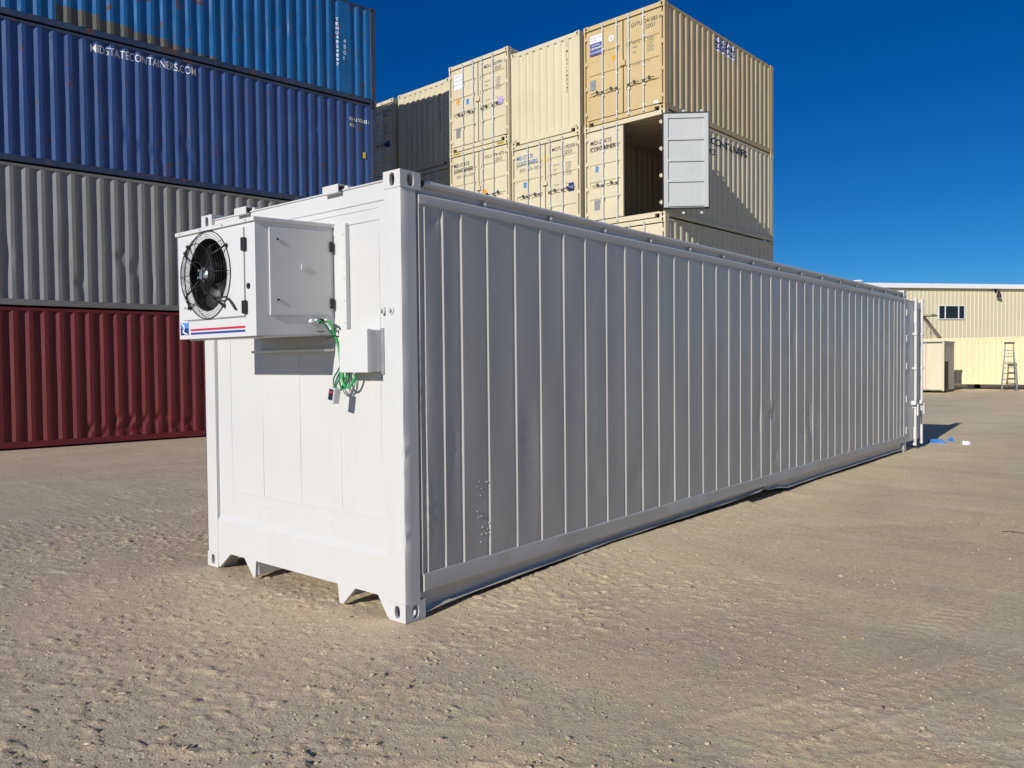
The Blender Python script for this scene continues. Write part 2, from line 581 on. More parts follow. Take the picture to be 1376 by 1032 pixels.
    for k_, v_ in (('From Min', .2), ('From Max', 2.0), ('To Min', .5), ('To Max', 0.0)):
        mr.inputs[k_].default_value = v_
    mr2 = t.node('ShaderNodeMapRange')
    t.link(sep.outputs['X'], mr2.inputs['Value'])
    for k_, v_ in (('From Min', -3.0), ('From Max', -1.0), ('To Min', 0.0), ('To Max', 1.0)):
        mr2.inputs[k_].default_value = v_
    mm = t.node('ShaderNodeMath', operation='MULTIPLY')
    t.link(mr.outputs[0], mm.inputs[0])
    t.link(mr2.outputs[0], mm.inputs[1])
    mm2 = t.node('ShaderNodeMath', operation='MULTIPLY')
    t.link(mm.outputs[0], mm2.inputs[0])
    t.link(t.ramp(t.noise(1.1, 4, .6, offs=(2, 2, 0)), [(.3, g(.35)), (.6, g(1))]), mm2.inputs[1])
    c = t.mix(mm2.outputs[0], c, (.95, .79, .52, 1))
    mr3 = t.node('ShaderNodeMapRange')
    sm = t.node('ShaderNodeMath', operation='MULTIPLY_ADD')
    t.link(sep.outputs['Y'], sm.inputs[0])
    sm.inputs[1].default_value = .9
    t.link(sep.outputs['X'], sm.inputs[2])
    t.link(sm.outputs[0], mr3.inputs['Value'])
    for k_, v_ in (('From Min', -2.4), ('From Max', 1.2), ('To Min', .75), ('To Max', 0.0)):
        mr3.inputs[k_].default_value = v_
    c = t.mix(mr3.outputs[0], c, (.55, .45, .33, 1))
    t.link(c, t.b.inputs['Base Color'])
    t.b.inputs['Roughness'].default_value = .95
    t.b.inputs['Specular IOR Level'].default_value = .15
    h1 = t.noise(70, 6, .75)
    h2 = t.ramp(t.noise(24, 5, .6, stretch=(1, 1.9, 1), dist=.6), [(.56, g(0)), (.60, g(1))])
    h3 = t.ramp(t.noise(48, 4, .6, stretch=(1.6, 1, 1), offs=(7, 3, 0), dist=.4), [(.60, g(0)), (.64, g(1))])
    pm = t.ramp(t.noise(1.3, 4, .6, offs=(1, 5, 0)), [(.38, g(.15)), (.62, g(1))])
    def madd(a_, k_, b_):
        n_ = t.node('ShaderNodeMath', operation='MULTIPLY_ADD')
        t.link(a_, n_.inputs[0])
        if isinstance(k_, float):
            n_.inputs[1].default_value = k_
        else:
            t.link(k_, n_.inputs[1])
        t.link(b_, n_.inputs[2]) if not isinstance(b_, float) else setattr(n_.inputs[2], 'default_value', b_)
        return n_.outputs[0]
    hs = madd(h2, .6, madd(h3, .5, 0.0))
    t.bump(madd(hs, pm, h1), 1.0, .012)
    me.materials.append(t.m)
    o = bpy.data.objects.new('ground', me)
    COL.objects.link(o)
    o['kind'] = 'structure'
    zi = lambda x, y: Z[np.clip(np.searchsorted(xs, x), 0, nx - 1), np.clip(np.searchsorted(ys, y), 0, ny - 1)]
    return zi


ground_z = build_ground()


def build_gravel():
    rs = np.random.RandomState(5)
    ph = (1 + 5 ** .5) / 2
    iv = np.array([(-1, ph, 0), (1, ph, 0), (-1, -ph, 0), (1, -ph, 0), (0, -1, ph), (0, 1, ph), (0, -1, -ph), (0, 1, -ph), (ph, 0, -1), (ph, 0, 1), (-ph, 0, -1), (-ph, 0, 1)]) / 1.9
    ifc = np.array([(0, 11, 5), (0, 5, 1), (0, 1, 7), (0, 7, 10), (0, 10, 11), (1, 5, 9), (5, 11, 4), (11, 10, 2), (10, 7, 6), (7, 1, 8), (3, 9, 4), (3, 4, 2), (3, 2, 6), (3, 6, 8), (3, 8, 9), (4, 9, 5), (2, 4, 11), (6, 2, 10), (8, 6, 7), (9, 8, 1)])
    N = 30000
    ang = rs.uniform(R(92), R(186), N)
    ang = rs.uniform(R(90), R(175), N) - 0
    d = 2.2 + 16 * rs.rand(N) ** 1.7
    x = 3.8 + d * np.cos(ang - R(0))
    y = -3.4 + d * np.sin(ang)
    keep = ~((x < .02) & (x > -2.46) & (y > -.02) & (y < 12.2))
    clump = vnoise(x / .7, y / .7, 40) + .5 * vnoise(x / .25, y / .25, 41) + .22 * np.clip((1.5 - x) / 3, -1, 1)
    keep &= clump + rs.uniform(-.3, .3, N) > -.05
    x, y = x[keep], y[keep]
    n = len(x)
    size = .0026 + .0048 * rs.rand(n) ** 2 + .010 * (rs.rand(n) ** 18)
    V = np.empty((n, 12, 3), np.float32)
    sc3 = rs.uniform(.6, 1.3, (n, 1, 3)) * np.array([1, 1, .5])
    sc3[:, :, 0] *= rs.uniform(.8, 2.1, (n, 1))
    V[:] = iv[None] * (1 + rs.uniform(-.5, .4, (n, 12, 1))) * sc3 * size[:, None, None]
    th = rs.uniform(0, 6.28, n)
    c, s = np.cos(th)[:, None], np.sin(th)[:, None]
    vx = V[:, :, 0] * c - V[:, :, 1] * s
    vy = V[:, :, 0] * s + V[:, :, 1] * c
    V[:, :, 0], V[:, :, 1] = vx + x[:, None], vy + y[:, None]
    V[:, :, 2] += (ground_z(x, y) + size * .25)[:, None]
    F = (ifc[None] + (np.arange(n) * 12)[:, None, None]).reshape(-1, 3).astype(np.int32)
    me = bpy.data.meshes.new('gravel')
    me.vertices.add(n * 12)
    me.vertices.foreach_set('co', V.ravel())
    me.loops.add(F.size)
    me.loops.foreach_set('vertex_index', F.ravel())
    me.polygons.add(len(F))
    me.polygons.foreach_set('loop_start', np.arange(0, F.size, 3, dtype=np.int32))
    me.polygons.foreach_set('loop_total', np.full(len(F), 3, np.int32))
    me.update()
    t = NT('gravel_stone')
    col = t.ramp(t.noise(31, 2, .5), [(.34, (.13, .11, .085, 1)), (.42, (.42, .345, .245, 1)), (.62, (.60, .50, .345, 1)), (.70, (.70, .62, .50, 1))])
    t.link(col, t.b.inputs['Base Color'])
    t.b.inputs['Roughness'].default_value = .9
    me.materials.append(t.m)
    o = bpy.data.objects.new('gravel', me)
    COL.objects.link(o)
    tag(o, 'loose crumbs of dirt and small stones scattered over the yard', 'gravel', kind='stuff')


build_gravel()

# ------------------------------------------------------------------ shipping containers
W = 2.438
PITCH = .278
FLAT_O, SLOPE, FLAT_I = .072, .068, .070


def corr_profile(u0, u1, pitch=PITCH, fo=FLAT_O, sl=SLOPE, fi=FLAT_I, depth=.036, flats=()):
    """list of (u, depth) break points between u0 and u1; flats = ranges left flat (marking panels)"""
    n = int((u1 - u0 - fo) / pitch)
    pad = (u1 - u0 - n * pitch - fo) / 2
    pts = [(u0, 0.0)]
    u = u0 + pad
    for i in range(n):
        mid = u + pitch / 2
        if any(a <= mid <= b for a, b in flats):
            u += pitch
            continue
        pts += [(u + fo, 0.0), (u + fo + sl, depth), (u + fo + sl + fi, depth), (u + pitch, 0.0)]
        u += pitch
    pts.append((u1, 0.0))
    return pts


def wobble(u, z, seed, amp):
    return amp * (math.sin(u * 1.7 + seed) * math.sin(z * 1.9 + seed * 1.3) + .6 * math.sin(u * 4.1 + z * 2.3 + seed * 2.1) + .35 * math.sin(z * 7.1 + u * 9 + seed))


def corr_sheet(pts, z0, z1, fn, nz=14, seed=0.0, amp=.002, dents=()):
    mb = MB()
    zs = [z0 + (z1 - z0) * i / nz for i in range(nz + 1)]

    def off(u, z):
        e = min(1, 4 * min(z - z0, z1 - z) / (z1 - z0) + .0)
        o = wobble(u, z, seed, amp) * e
        for (du, dz, a, ru, rz) in dents:
            o += a * math.exp(-((u - du) / ru) ** 2 - ((z - dz) / rz) ** 2)
        return o

    def hoff(u, z):
        e = min(1, 4 * min(z - z0, z1 - z) / (z1 - z0))
        return .0035 * e * math.sin(z * 3.1 + math.floor(u / PITCH + .3) * 2.7 + seed) * (amp / .002)
    rows = [[fn(u + hoff(u, z), d + off(u, z), z) for (u, d) in pts] for z in zs]
    mb.sweep(lambda i: rows[i], range(nz + 1))
    return mb, off


def casting(mb, x, y, z, sx, sy, sz, dx=.162, dy=.178, dz=.118):
    """hollow corner casting; (x,y,z) its outer corner, s* = direction it extends"""
    x0, x1 = sorted((x, x + sx * dx))
    y0, y1 = sorted((y, y + sy * dy))
    z0, z1 = sorted((z, z + sz * dz))
    hz = .044 / .118 * dz
    # end face (normal along y, outward = -sy)
    hole_e = (.05, .078)
    if sy > 0:
        mb.holed((x0, y0, z0), (1, 0, 0), (0, 0, 1), dx, dz, (dx / 2 + sx * -.0, dz / 2), .05, .082, .026)
        mb.add([(x0, y1, z0), (x1, y1, z0), (x1, y1, z1), (x0, y1, z1)], [(0, 1, 2, 3)])
    else:
        mb.holed((x1, y1, z0), (-1, 0, 0), (0, 0, 1), dx, dz, (dx / 2, dz / 2), .05, .082, .026)
        mb.add([(x0, y0, z0), (x1, y0, z0), (x1, y0, z1), (x0, y0, z1)], [(0, 1, 2, 3)])
    if sx < 0:
        mb.holed((x1, y0, z0), (0, 1, 0), (0, 0, 1), dy, dz, (dy / 2, dz / 2), .052, .082, .026)
        mb.add([(x0, y0, z0), (x0, y1, z0), (x0, y1, z1), (x0, y0, z1)], [(0, 1, 2, 3)])
    else:
        mb.holed((x0, y1, z0), (0, -1, 0), (0, 0, 1), dy, dz, (dy / 2, dz / 2), .052, .082, .026)
        mb.add([(x1, y0, z0), (x1, y1, z0), (x1, y1, z1), (x1, y0, z1)], [(0, 1, 2, 3)])
    for zz in (z0, z1):
        mb.add([(x0, y0, zz), (x1, y0, zz), (x1, y1, zz), (x0, y1, zz)], [(0, 1, 2, 3)])


def add_castings(parent, L, H, mat):
    for sx, x in ((1, 0), (-1, W)):
        for sy, y in ((1, 0), (-1, L)):
            for sz, z in ((1, 0), (-1, H)):
                mb = MB()
                casting(mb, x, y, z, sx, sy, sz)
                mb.build('corner_casting', mat, parent)


def make_door(parent, hinge_x, sgn, H, m, mrod, grooves, rods, handle_z, angle=0.0, inner=False, sides=None, face_y=.028):
    """door leaf with its hinge edge at local x=0, closed along sgn*x; outside faces -y"""
    w, z0, z1 = 1.098, .172, H - .142
    X = lambda d: sgn * d
    mb = MB()
    prof = [(z0, 0)]
    for (zt, hh) in sorted(grooves):
        prof += [(zt - hh, 0.0), (zt - hh + .028, .026), (zt - .022, .026), (zt, 0.0)]
    prof += [(z1, 0)]
    a, b = .07, w - .07
    y0 = 0.004
    # border strips, then the ribbed field butted between them
    for d0, d1 in ((0, a), (b, w)):
        mb.box(*sorted((X(d0), X(d1))), 0, .045, z0, z1)
    mb.sweep(lambda p: [(X(a), y0 + p[1], p[0]), (X(b), y0 + p[1], p[0])], prof)
    for e in (a + .001, b - .001):
        pass
    o = mb.build('door', m, parent)
    o.location = (hinge_x, face_y if angle == 0 else -.02, 0)
    o.rotation_euler = (0, 0, angle)
    gk = MB()
    gk.box(*sorted((X(-.055), X(w + .006))), .046, .058, z0 - .02, z1 + .022) if angle == 0 else gk.box(*sorted((X(-.012), X(w + .006))), .046, .058, z0 - .02, z1 + .022)
    gk.build('gasket', M['black'], o)
    if inner:
        il = MB()
        il.box(*sorted((X(.02), X(w - .02))), .059, .066, z0 + .02, z1 - .02)
        for d0, d1 in ((.02, .12), (w - .12, w - .02)):
            il.box(*sorted((X(d0), X(d1))), .0665, .105, z0 + .02, z1 - .02)
        hh = z1 - z0
        for k, (f, bh) in enumerate(((.02, .09), (.275, .055), (.49, .055), (.715, .055), (.945, .09))):
            zz = z0 + hh * f
            il.box(*sorted((X(.121), X(w - .121))), .0665, .102, zz, zz + bh if k < 4 else z1 - .021)
        il.build('inner_lining', M['doorgrey'], o, bevel=.004)
    for r in rods:
        rb = MB()
        rb.tube([(X(r), -.035, .055), (X(r), -.035, H - .045)], .0165, 10)
        for zz in (z0 + .05, z0 + .55, z0 + 1.02, z1 - .55, z1 - .06):
            rb.box(X(r) - .034, X(r) + .034, -.028, -.001, zz - .022, zz + .022)
        for zz in (.075, H - .065):
            rb.box(X(r) - .03, X(r) + .03, -.055, -.012, zz - .022, zz + .022)
        rb.build('lock_rod', mrod, o)
        hb = MB()
        hd = .34
        dirn = 1 if (r + hd < w - .05) and False else -1
        hz = handle_z
        p = [(X(r), -.06, hz), (X(r - .10), -.066, hz + .012), (X(r - .17), -.066, hz + .05), (X(r - .24), -.066, hz + .02), (X(r - .33), -.07, hz + .01)]
        hb.tube(p, .010, 6)
        hb.box(X(r) - .03, X(r) + .03, -.066, -.052, hz - .03, hz + .03)
        hb.box(*sorted((X(r - .178), X(r - .162))), -.075, -.005, hz - .01, hz + .08)
        hb.build('handle', M['handle'], o)
    for k in range(4):
        zz = z0 + .17 + (z1 - z0 - .34) * k / 3
        hg = MB()
        hg.box(*sorted((X(-.075), X(.03))), -.014, -.001, zz - .03, zz + .03)
        hg.tube([(X(-.03), -.012, zz - .055), (X(-.03), -.012, zz + .055)], .013, 8)
        hg.build('hinge', m, o)
    return o


M['handle'] = plain('dull_steel_handle', (0.09, 0.10, 0.12), .5, .3)
GR = [(.72, .12), (1.16, .12), (1.60, .12), (2.04, .12)]
GR3 = [(.79, .115), (1.32, .115), (1.86, .115)]


def make_container(name, label, group, L, H, m_side, m_frame, loc, rz, front='doors', m_front=None, seed=0.0, mrod=None,
                   grooves=GR, open_right=None, dents=(), flats=(), m_cast=None, handle_z=1.12, hazard=False, dents_amp=.002):
    t = thing(name, label, 'shipping container', loc, rz, group)
    m_front = m_front or m_side
    fr = MB()
    # posts (front ones slim beside the doors), rails
    pz0, pz1 = .1185, H - .1185
    for x0, x1, xi0, xi1 in ((.004, .046, .004, .095), (W - .046, W - .004, W - .095, W - .004)):
        if front == 'doors':
            fr.box(x0, x1, .004, .0695, pz0, pz1)
            fr.box(xi0, xi1, .07, .155, pz0, pz1)
        else:
            fr.box(xi0, xi1, .004, .155, pz0, pz1)
        x0, x1 = xi0, xi1
        fr.box(x0, x1, L - .155, L - .004, pz0, pz1)
    for x0, x1 in ((.012, .09), (W - .09, W - .012)):
        fr.box(x0, x1, .1785, L - .1785, H - .075, H - .012)          # top side rails
        fr.box(x0, x1, .1785, L - .1785, .035, .16)                   # bottom side rails
    for y0, y1 in ((.008, .09), (L - .09, L - .008)):
        fr.box(.1625, W - .1625, y0, y1, H - .118, H - .006)          # headers
        fr.box(.30, W - .30, y0, y1, .02, .145)                       # sills with a pocket at each end
        fr.box(.1625, .2995, y0 + .001, y1 - .001, .095, .144)
        fr.box(W - .2995, W - .1625, y0 + .001, y1 - .001, .095, .144)
    fr.build('frame', m_frame, t, bevel=.006, seg=1)
    add_castings(t, L, H, m_cast or m_frame)
    offs = {}
    pts = corr_profile(.15, L - .15, flats=flats)
    for side in (0, 1):
        fn = (lambda u, d, z: (W - .012 - d, u, z)) if side else (lambda u, d, z: (.012 + d, u, z))
        mb, off = corr_sheet(pts, .16, H - .074, fn, nz=44 if L > 7 else 16, seed=seed + side, amp=dents_amp, dents=dents if side else ())
        mb.build('side_wall', m_side, t)
        offs[side] = (pts, off)
    rf = MB()
    rp = corr_profile(.09, L - .09, pitch=.21, fo=.06, sl=.03, fi=.09, depth=.02)
    rf.sweep(lambda p: [(.09, p[0], H - .02 - p[1]), (W - .09, p[0], H - .02 - p[1])], rp)
    rf.build('roof', m_side, t)
    fl = MB()
    fl.box(.09, W - .09, .1, L - .1, .12, .15)
    fl.build('floor', M['wood'], t)

    def endwall(y, dirn, mat, nm='end_wall'):
        ep = corr_profile(.095, W - .095, pitch=.25, fo=.135, sl=.03, fi=.055, depth=.038)
        mb, off = corr_sheet(ep, .145, H - .118, lambda u, d, z: (u, y + dirn * (d + .012), z), nz=10, seed=seed + 5, amp=.0012)
        mb.build(nm, mat, t)
        return ep
    endwall(L, -1, m_side)
    if front == 'doors':
        doors = []
        doors.append(make_door(t, .103, 1, H, m_front, mrod or M['rod'], grooves, (.50, .935), handle_z))
        doors.append(make_door(t, W - .103 if open_right is None else W - .06, -1, H, m_front, mrod or M['rod'], grooves, (.50, .935), handle_z,
                               angle=0 if open_right is None else open_right, inner=open_right is not None))
        t_doors = doors
        if open_right is None:
            ck = MB()
            ck.box(W / 2 - .085, W / 2 + .085, -.028, .02, 1.32, 1.45)
            ck.build('lock_box', m_front, t, bevel=.006)
    else:
        endwall(0, 1, m_front)
        t_doors = []
    if hazard:
        hz = MB()
        for x0 in (.20, W - .46):
            for k in range(4):
                xx = x0 + k * .065
                hz.add([(xx, .0055, H - .085), (xx + .035, .0055, H - .085), (xx + .065, .0055, H - .03), (xx + .03, .0055, H - .03)], [(0, 1, 2, 3)])
        hb = MB()
        for x0 in (.175, W - .475):
            hb.add([(x0, .0067, H - .092), (x0 + .30, .0067, H - .092), (x0 + .30, .0067, H - .024), (x0, .0067, H - .024)], [(0, 1, 2, 3)])
        hb.build('hazard_strip', M['st_yellow'], t)
        hz.build('hazard_strip', M['ink'], t)
    return t, offs, t_doors


def sticker(parent, mat, x0, x1, z0, z1, y=-.0015, shape='rect', name='sticker'):
    mb = MB()
    y1 = y + .0012
    if shape == 'tri':
        pts = [(x0, z1), (x1, z1), ((x0 + x1) / 2, z0)]
    elif shape == 'disc':
        c, r = ((x0 + x1) / 2, (z0 + z1) / 2), (x1 - x0) / 2
        pts = [(c[0] + r * math.cos(a * math.pi / 12), c[1] + r * math.sin(a * math.pi / 12)) for a in range(24)]
    else:
        pts = [(x0, z0), (x1, z0), (x1, z1), (x0, z1)]
    mb.prism(pts, lambda p, q, t: (p, t, q), y, y1)
    return mb.build(name, mat, parent)


def corr_at(pts, off):
    us = [p[0] for p in pts]
    ds = [p[1] for p in pts]
    return lambda u, z: float(np.interp(u, us, ds)) + off(u, z)


# ---- left stack: four 40-foot containers, long sides towards the white one
YAWL = .139                      # the stack leans 8 degrees off the white container
EX, EY = math.sin(YAWL), math.cos(YAWL)
END = Vector((-13.012, 10.953, 0))   # front-right corner column (the end nearest the cream stacks)
L40 = 12.192
# local +y of a container runs along the stack; local x = W is the face we see
org = END - Vector((EX, EY, 0)) * L40 - Vector((math.cos(YAWL), -math.sin(YAWL), 0)) * W
GL = 'containers of the left stack'
HC = 2.896
rz = -YAWL


def left_text(t, offs, lines, mat):
    pts, off = offs[1]
    fn = corr_at(pts, off)
    lettering(lines, lambda u, v: (W - .012 - fn(u, v) + .004, u, v), mat, t, breaks=[p[0] for p in pts])


rnd = random.Random(3)
red_dents = [(u, z, .045, .055, .085) for u, z in ((4.95, .36), (5.24, .26), (5.46, .52), (5.54, .29), (5.78, .51), (5.82, .27), (6.07, .49), (6.36, .53), (6.68, .31), (6.97, .41))]
t, of, _ = make_container('shipping_container', 'oxide red corrugated container standing on the dirt under the grey one', GL, L40, HC, M['red'], M['red'], org, rz, 'corr', seed=1.1,
                          dents=red_dents)
t, of, _ = make_container('shipping_container', 'grey corrugated container between the red one and the navy blue one', GL, L40, HC, M['grey'], M['frame_grey'], org + Vector((0, 0, HC)), rz, 'corr', seed=2.3,
                          dents=[(3.52, 1.0, .025, .06, .25), (4.78, .55, .025, .06, .12), (5.57, 1.16, .028, .06, .13), (5.87, .95, .028, .06, .15), (6.26, .63, .02, .06, .2), (4.53, 1.3, .015, .06, .3)])
t, of, _ = make_container('shipping_container', 'navy blue container with white web address lettered along its side', GL, L40, HC, M['blue'], M['frame_blue'], org + Vector((0, 0, 2 * HC)), rz, 'corr', seed=3.7,
                          dents=[(5.78, .96, .02, .06, .2), (6.09, .77, .024, .06, .15), (6.37, .66, .024, .06, .15), (6.98, 1.0, .02, .06, .2), (7.14, .7, .02, .06, .2), (8.81, .9, .02, .06, .2), (10.27, 2.0, .02, .06, .1)])
left_text(t, of, [('MIDSTATECONTAINERS.COM', L40 - 7.085, 2.585, .178, 2.225, 'h', .003)], M['ink_white'])
left_text(t, of, [('EGHU 505603 1', L40 - .84, 2.36, .095, .60, 'h', .02), ('45G1', L40 - .84, 2.20, .095, .19, 'h', .02)], M['ink_white'])
pl = MB()
pl.box(W - .012, W - .006, L40 - .44, L40 - .36, 1.42, 1.58)
pl.build('data_plate', M['st_yellow'], t)
t, of, _ = make_container('shipping_container', 'bright blue rust-spotted container on top of the left stack', GL, L40, 2.591, M['blue_top'], M['frame_blue'], org + Vector((0, 0, 3 * HC)), rz, 'corr', seed=4.9,
                          flats=((L40 - 1.2, L40 - .75),), dents=[(8.2, 1.1, .016, .06, .2), (9.0, .9, .016, .06, .2), (9.6, 1.4, .018, .05, .15), (10.0, 1.3, .018, .05, .15)], dents_amp=.0035)
left_text(t, of, [('TENU4024897', L40 - 1.19, 1.98, .082, .06, 'v', .02), ('45G1', L40 - .99, 1.45, .105, .075, 'v', .02)], M['ink_white'])
pts, off = of[1]
fnc = corr_at(pts, off)
pm = MB()
for u0, u1, z0, z1 in ((L40 - 7.75, L40 - 6.9, .165, .50), (L40 - 6.9, L40 - 6.2, .165, .42), (L40 - 6.2, L40 - 5.5, .165, .35), (L40 - 5.5, L40 - 4.9, .165, .27), (L40 - 4.9, L40 - 4.3, .165, .22)):
    br = sorted([u0, u1] + [p[0] for p in pts if u0 < p[0] < u1])
    for a, b in zip(br[:-1], br[1:]):
        zz = [z0 + (z1 - z0) * k / 3 for k in range(4)]
        pm.sweep(lambda z: [(W - .012 - fnc(a + 1e-6, z) + .0035, a, z), (W - .012 - fnc(b - 1e-6, z) + .0035, b, z)], zz)
pm.build('paint_patch', M['tan_patch'], t)

for k, (m_, lab) in enumerate(((M['grey'], 'grey container at the ground in the row hidden behind the left stack'), (M['red'], 'red container second up in the row hidden behind the left stack'),
                               (M['blue'], 'blue container third up in the row hidden behind the left stack'), (M['grey'], 'grey container topmost in the row hidden behind the left stack'))):
    make_container('shipping_container', lab, 'containers of the row behind the left stack', L40, HC - .02, m_, m_,
                   org - Vector((math.cos(YAWL), -math.sin(YAWL), 0)) * (W + .12) + Vector((EX, EY, 0)) * -.2 + Vector((0, 0, k * (HC - .02))), rz, 'corr', seed=8.0 + k)

# ---- cream stacks behind the white container
GC = 'cream containers in the tall stacks'
S20 = 2.591
L20 = 6.058
TH = -.042


def cream(label, x, y, row, front='doors', th=TH, **kw):
    a = dict(m_side=M['cream_lifted'], m_frame=M['cream'], m_front=M['cream'])
    a.update(kw)
    return make_container('shipping_container', label, GC, L20, S20, a.pop('m_side'), a.pop('m_frame'), Vector((x, y, row * S20 + (AZ if x == AX else 0))), th, front, **a)


def door_text(t, lines, mat, left=True, y=None):
    o = t
    lettering(lines, lambda u, v: (u, .028 - .0012 if y is None else y, v), mat, o)


def id_block(t, code, size, extra=True):
    """owner code, size type and weights on the right-hand door"""
    door_text(t, [(code, 1.46, 2.20, .10, .86, 'h', .004), (size, 1.88, 2.06, .10, .26, 'h', .004)], M['ink'])
    if extra:
        L = []
        for k, (a, b) in enumerate((('MAX.GR', '30,480KG'), ('', '67,200LB'), ('TARE', ' 2,180KG'), ('', ' 4,805LB'), ('NET', '28,300KG'), ('', '62,390LB'))):
            if a:
                L.append((a, 1.50, 1.80 - k * .062, .045, None, 'h', .003))
            L.append((b, 1.92, 1.80 - k * .062, .042, None, 'h', .003))
        L += [('CU.CAP', 1.50, 1.26, .045, None, 'h', .003), ('33.2', 1.92, 1.26, .042, None, 'h', .003)]
        door_text(t, L, M['ink_grey'])


CX, CY = -8.205, 13.88
BX, BY = -10.76, 13.97
AX, AY = -13.22, 13.98
AZ = .23
ZX, ZY = -15.73, 14.18
YX, YY = -18.40, 14.29

# column with the tan container and the open door
c4, of, d = cream('tan container with grey data plate, topmost of the right-hand stack', CX, CY, 3, m_side=M['tan_lifted'], m_frame=M['tan'], m_front=M['tan'], grooves=GR3, seed=.3, handle_z=.80, mrod=M['rod'])
id_block(c4, 'GVTU  241085 6', '22G1')
sticker(c4, M['st_white'], .19, .58, 2.13, 2.32, .0255)
sticker(c4, M['st_violet'], .19, .58, 1.82, 2.129, .0255)
door_text(c4, [('1-800-926-0893', .215, 1.97, .05, .34, 'h', .02), ('CONTAINERS', .215, 1.87, .035, .34, 'h', .01), ('SALES RENTAL', .25, 2.06, .03, .25, 'h', .01)], M['ink_white'], y=.0236)
door_text(c4, [('LEASE BUY STORE', .21, 2.25, .025, .34, 'h', .01), ('DELIVERY', .21, 2.18, .025, .2, 'h', .01)], M['ink_grey'], y=.0236)
sticker(c4, M['st_white'], .78, .94, 2.03, 2.19, .0255, 'disc')
door_text(c4, [('0', .83, 2.06, .10, .06, 'h', .0)], M['ink_grey'], y=.0236)
sticker(c4, M['st_orange'], .84, 1.0, 1.50, 1.66, .0255, 'tri')
sticker(c4, M['st_grey'], .19, .37, .93, 1.19, .0255)
sticker(c4, M['st_white'], 2.10, 2.24, .18, .25, .0255, 'rect')
pts, off = of[1]
fnr = corr_at(pts, off)


def side_letter(t, of, lines, mat, pr=.004):
    pts, off = of[1]
    fn = corr_at(pts, off)
    lettering(lines, lambda u, v: (W - .012 - fn(u, v) + pr, u, v), mat, t, breaks=[p[0] for p in pts])


side_letter(c4, of, [('MIDSTATE', 2.56, 2.36, .12, 1.06, 'h', .03), ('CONTAINERS', 2.56, 2.20, .12, 1.06, 'h', .03)], M['ink_white'], .006)
pm = MB()
u0, u1, z0, z1 = 2.50, 3.66, 2.17, 2.50
br = sorted([u0, u1] + [p[0] for p in pts if u0 < p[0] < u1])
for a, b in zip(br[:-1], br[1:]):
    pm.sweep(lambda z: [(W - .012 - fnr(a + 1e-6, z) + .002, a, z), (W - .012 - fnr(b - 1e-6, z) + .002, b, z)], [z0, (z0 + z1) / 2, z1])
pm.build('sign_panel', M['st_violet'], c4)
pm = MB()
for a, b in zip(br[:-1], br[1:]):
    pm.sweep(lambda z: [(W - .012 - fnr(a + 1e-6, z) + .002, a, z), (W - .012 - fnr(b - 1e-6, z) + .002, b, z)], [2.11, 2.169])
pm.build('sign_panel', M['ink_white'], c4)

c3, of, d = cream('cream container with one door swung wide open, beneath the tan container', CX, CY, 2, seed=1.9, open_right=R(219), handle_z=1.02)
door_text(c3, [('MID-STATE', .19, 2.11, .115, .66, 'h', .006), ('CONTAINERS', .19, 1.95, .115, .84, 'h', .006)], M['ink_navy'])
sticker(c3, M['st_blue'], .34, .43, 1.40, 1.55, .0255)
sticker(c3, M['st_grey'], .30, .48, .42, .68, .0255)
side_letter(c3, of, [('MID-STATE CONTAINERS', .62, 2.20, .19, 3.75, 'h', .02), ('800-926-0893', .62, 1.92, .16, 1.9, 'h', .01)], M['ink_navy'])
c2, of, d = cream('cream container directly below the one with the open door', CX, CY, 1, seed=2.9)
plain_c = c2

# column with the plain corrugated end on top
b4, of, d = cream('pale container turned with its blind corrugated end out, top row', BX, BY, 3, front='corr', seed=.7, m_front=M['cream'])
ep = corr_profile(.095, W - .095, pitch=.25, fo=.135, sl=.03, fi=.055, depth=.038)
lettering([('MIDU1780247', 1.98, 2.12, .075, .055, 'v', .01)], lambda u, v: (u, .0085, v), M['ink'], b4)
sg = MB()
for xx in (.42, 1.98):
    sg.tube([(xx + .03, .004, 2.30), (xx + .03, .004, 2.42)], .016, 6)
sg.build('lashing_bar', M['cream'], b4)
b3, of, d = cream('cream container with blue company lettering and yellow tape on its doors', BX, BY, 2, seed=1.2, handle_z=1.10)
door_text(b3, [('MID-STATE', .17, 2.17, .115, .60, 'h', .012), ('CONTAINERS', .17, 2.01, .115, .76, 'h', .012)], M['ink_blue'])
door_text(b3, [('800-926-0893', .28, 1.83, .10, .80, 'h', .0)], M['ink_grey'])
id_block(b3, 'MOTU  100258 8', '22G1')
sticker(b3, M['st_blue'], .42, .53, 1.38, 1.53, .0255)
sticker(b3, M['st_navy'], 2.02, 2.20, 1.04, 1.27, .0255)
lettering([('CSC', 2.045, 1.12, .06, .13, 'h', 0)], lambda u, v: (u, .0236, v), M['ink_white'], b3)
sticker(b3, M['st_yellow'], 1.26, 1.30, 1.95, 2.15, .0255)
sticker(b3, M['st_yellow'], 1.02, 1.05, 2.08, 2.22, .0255)

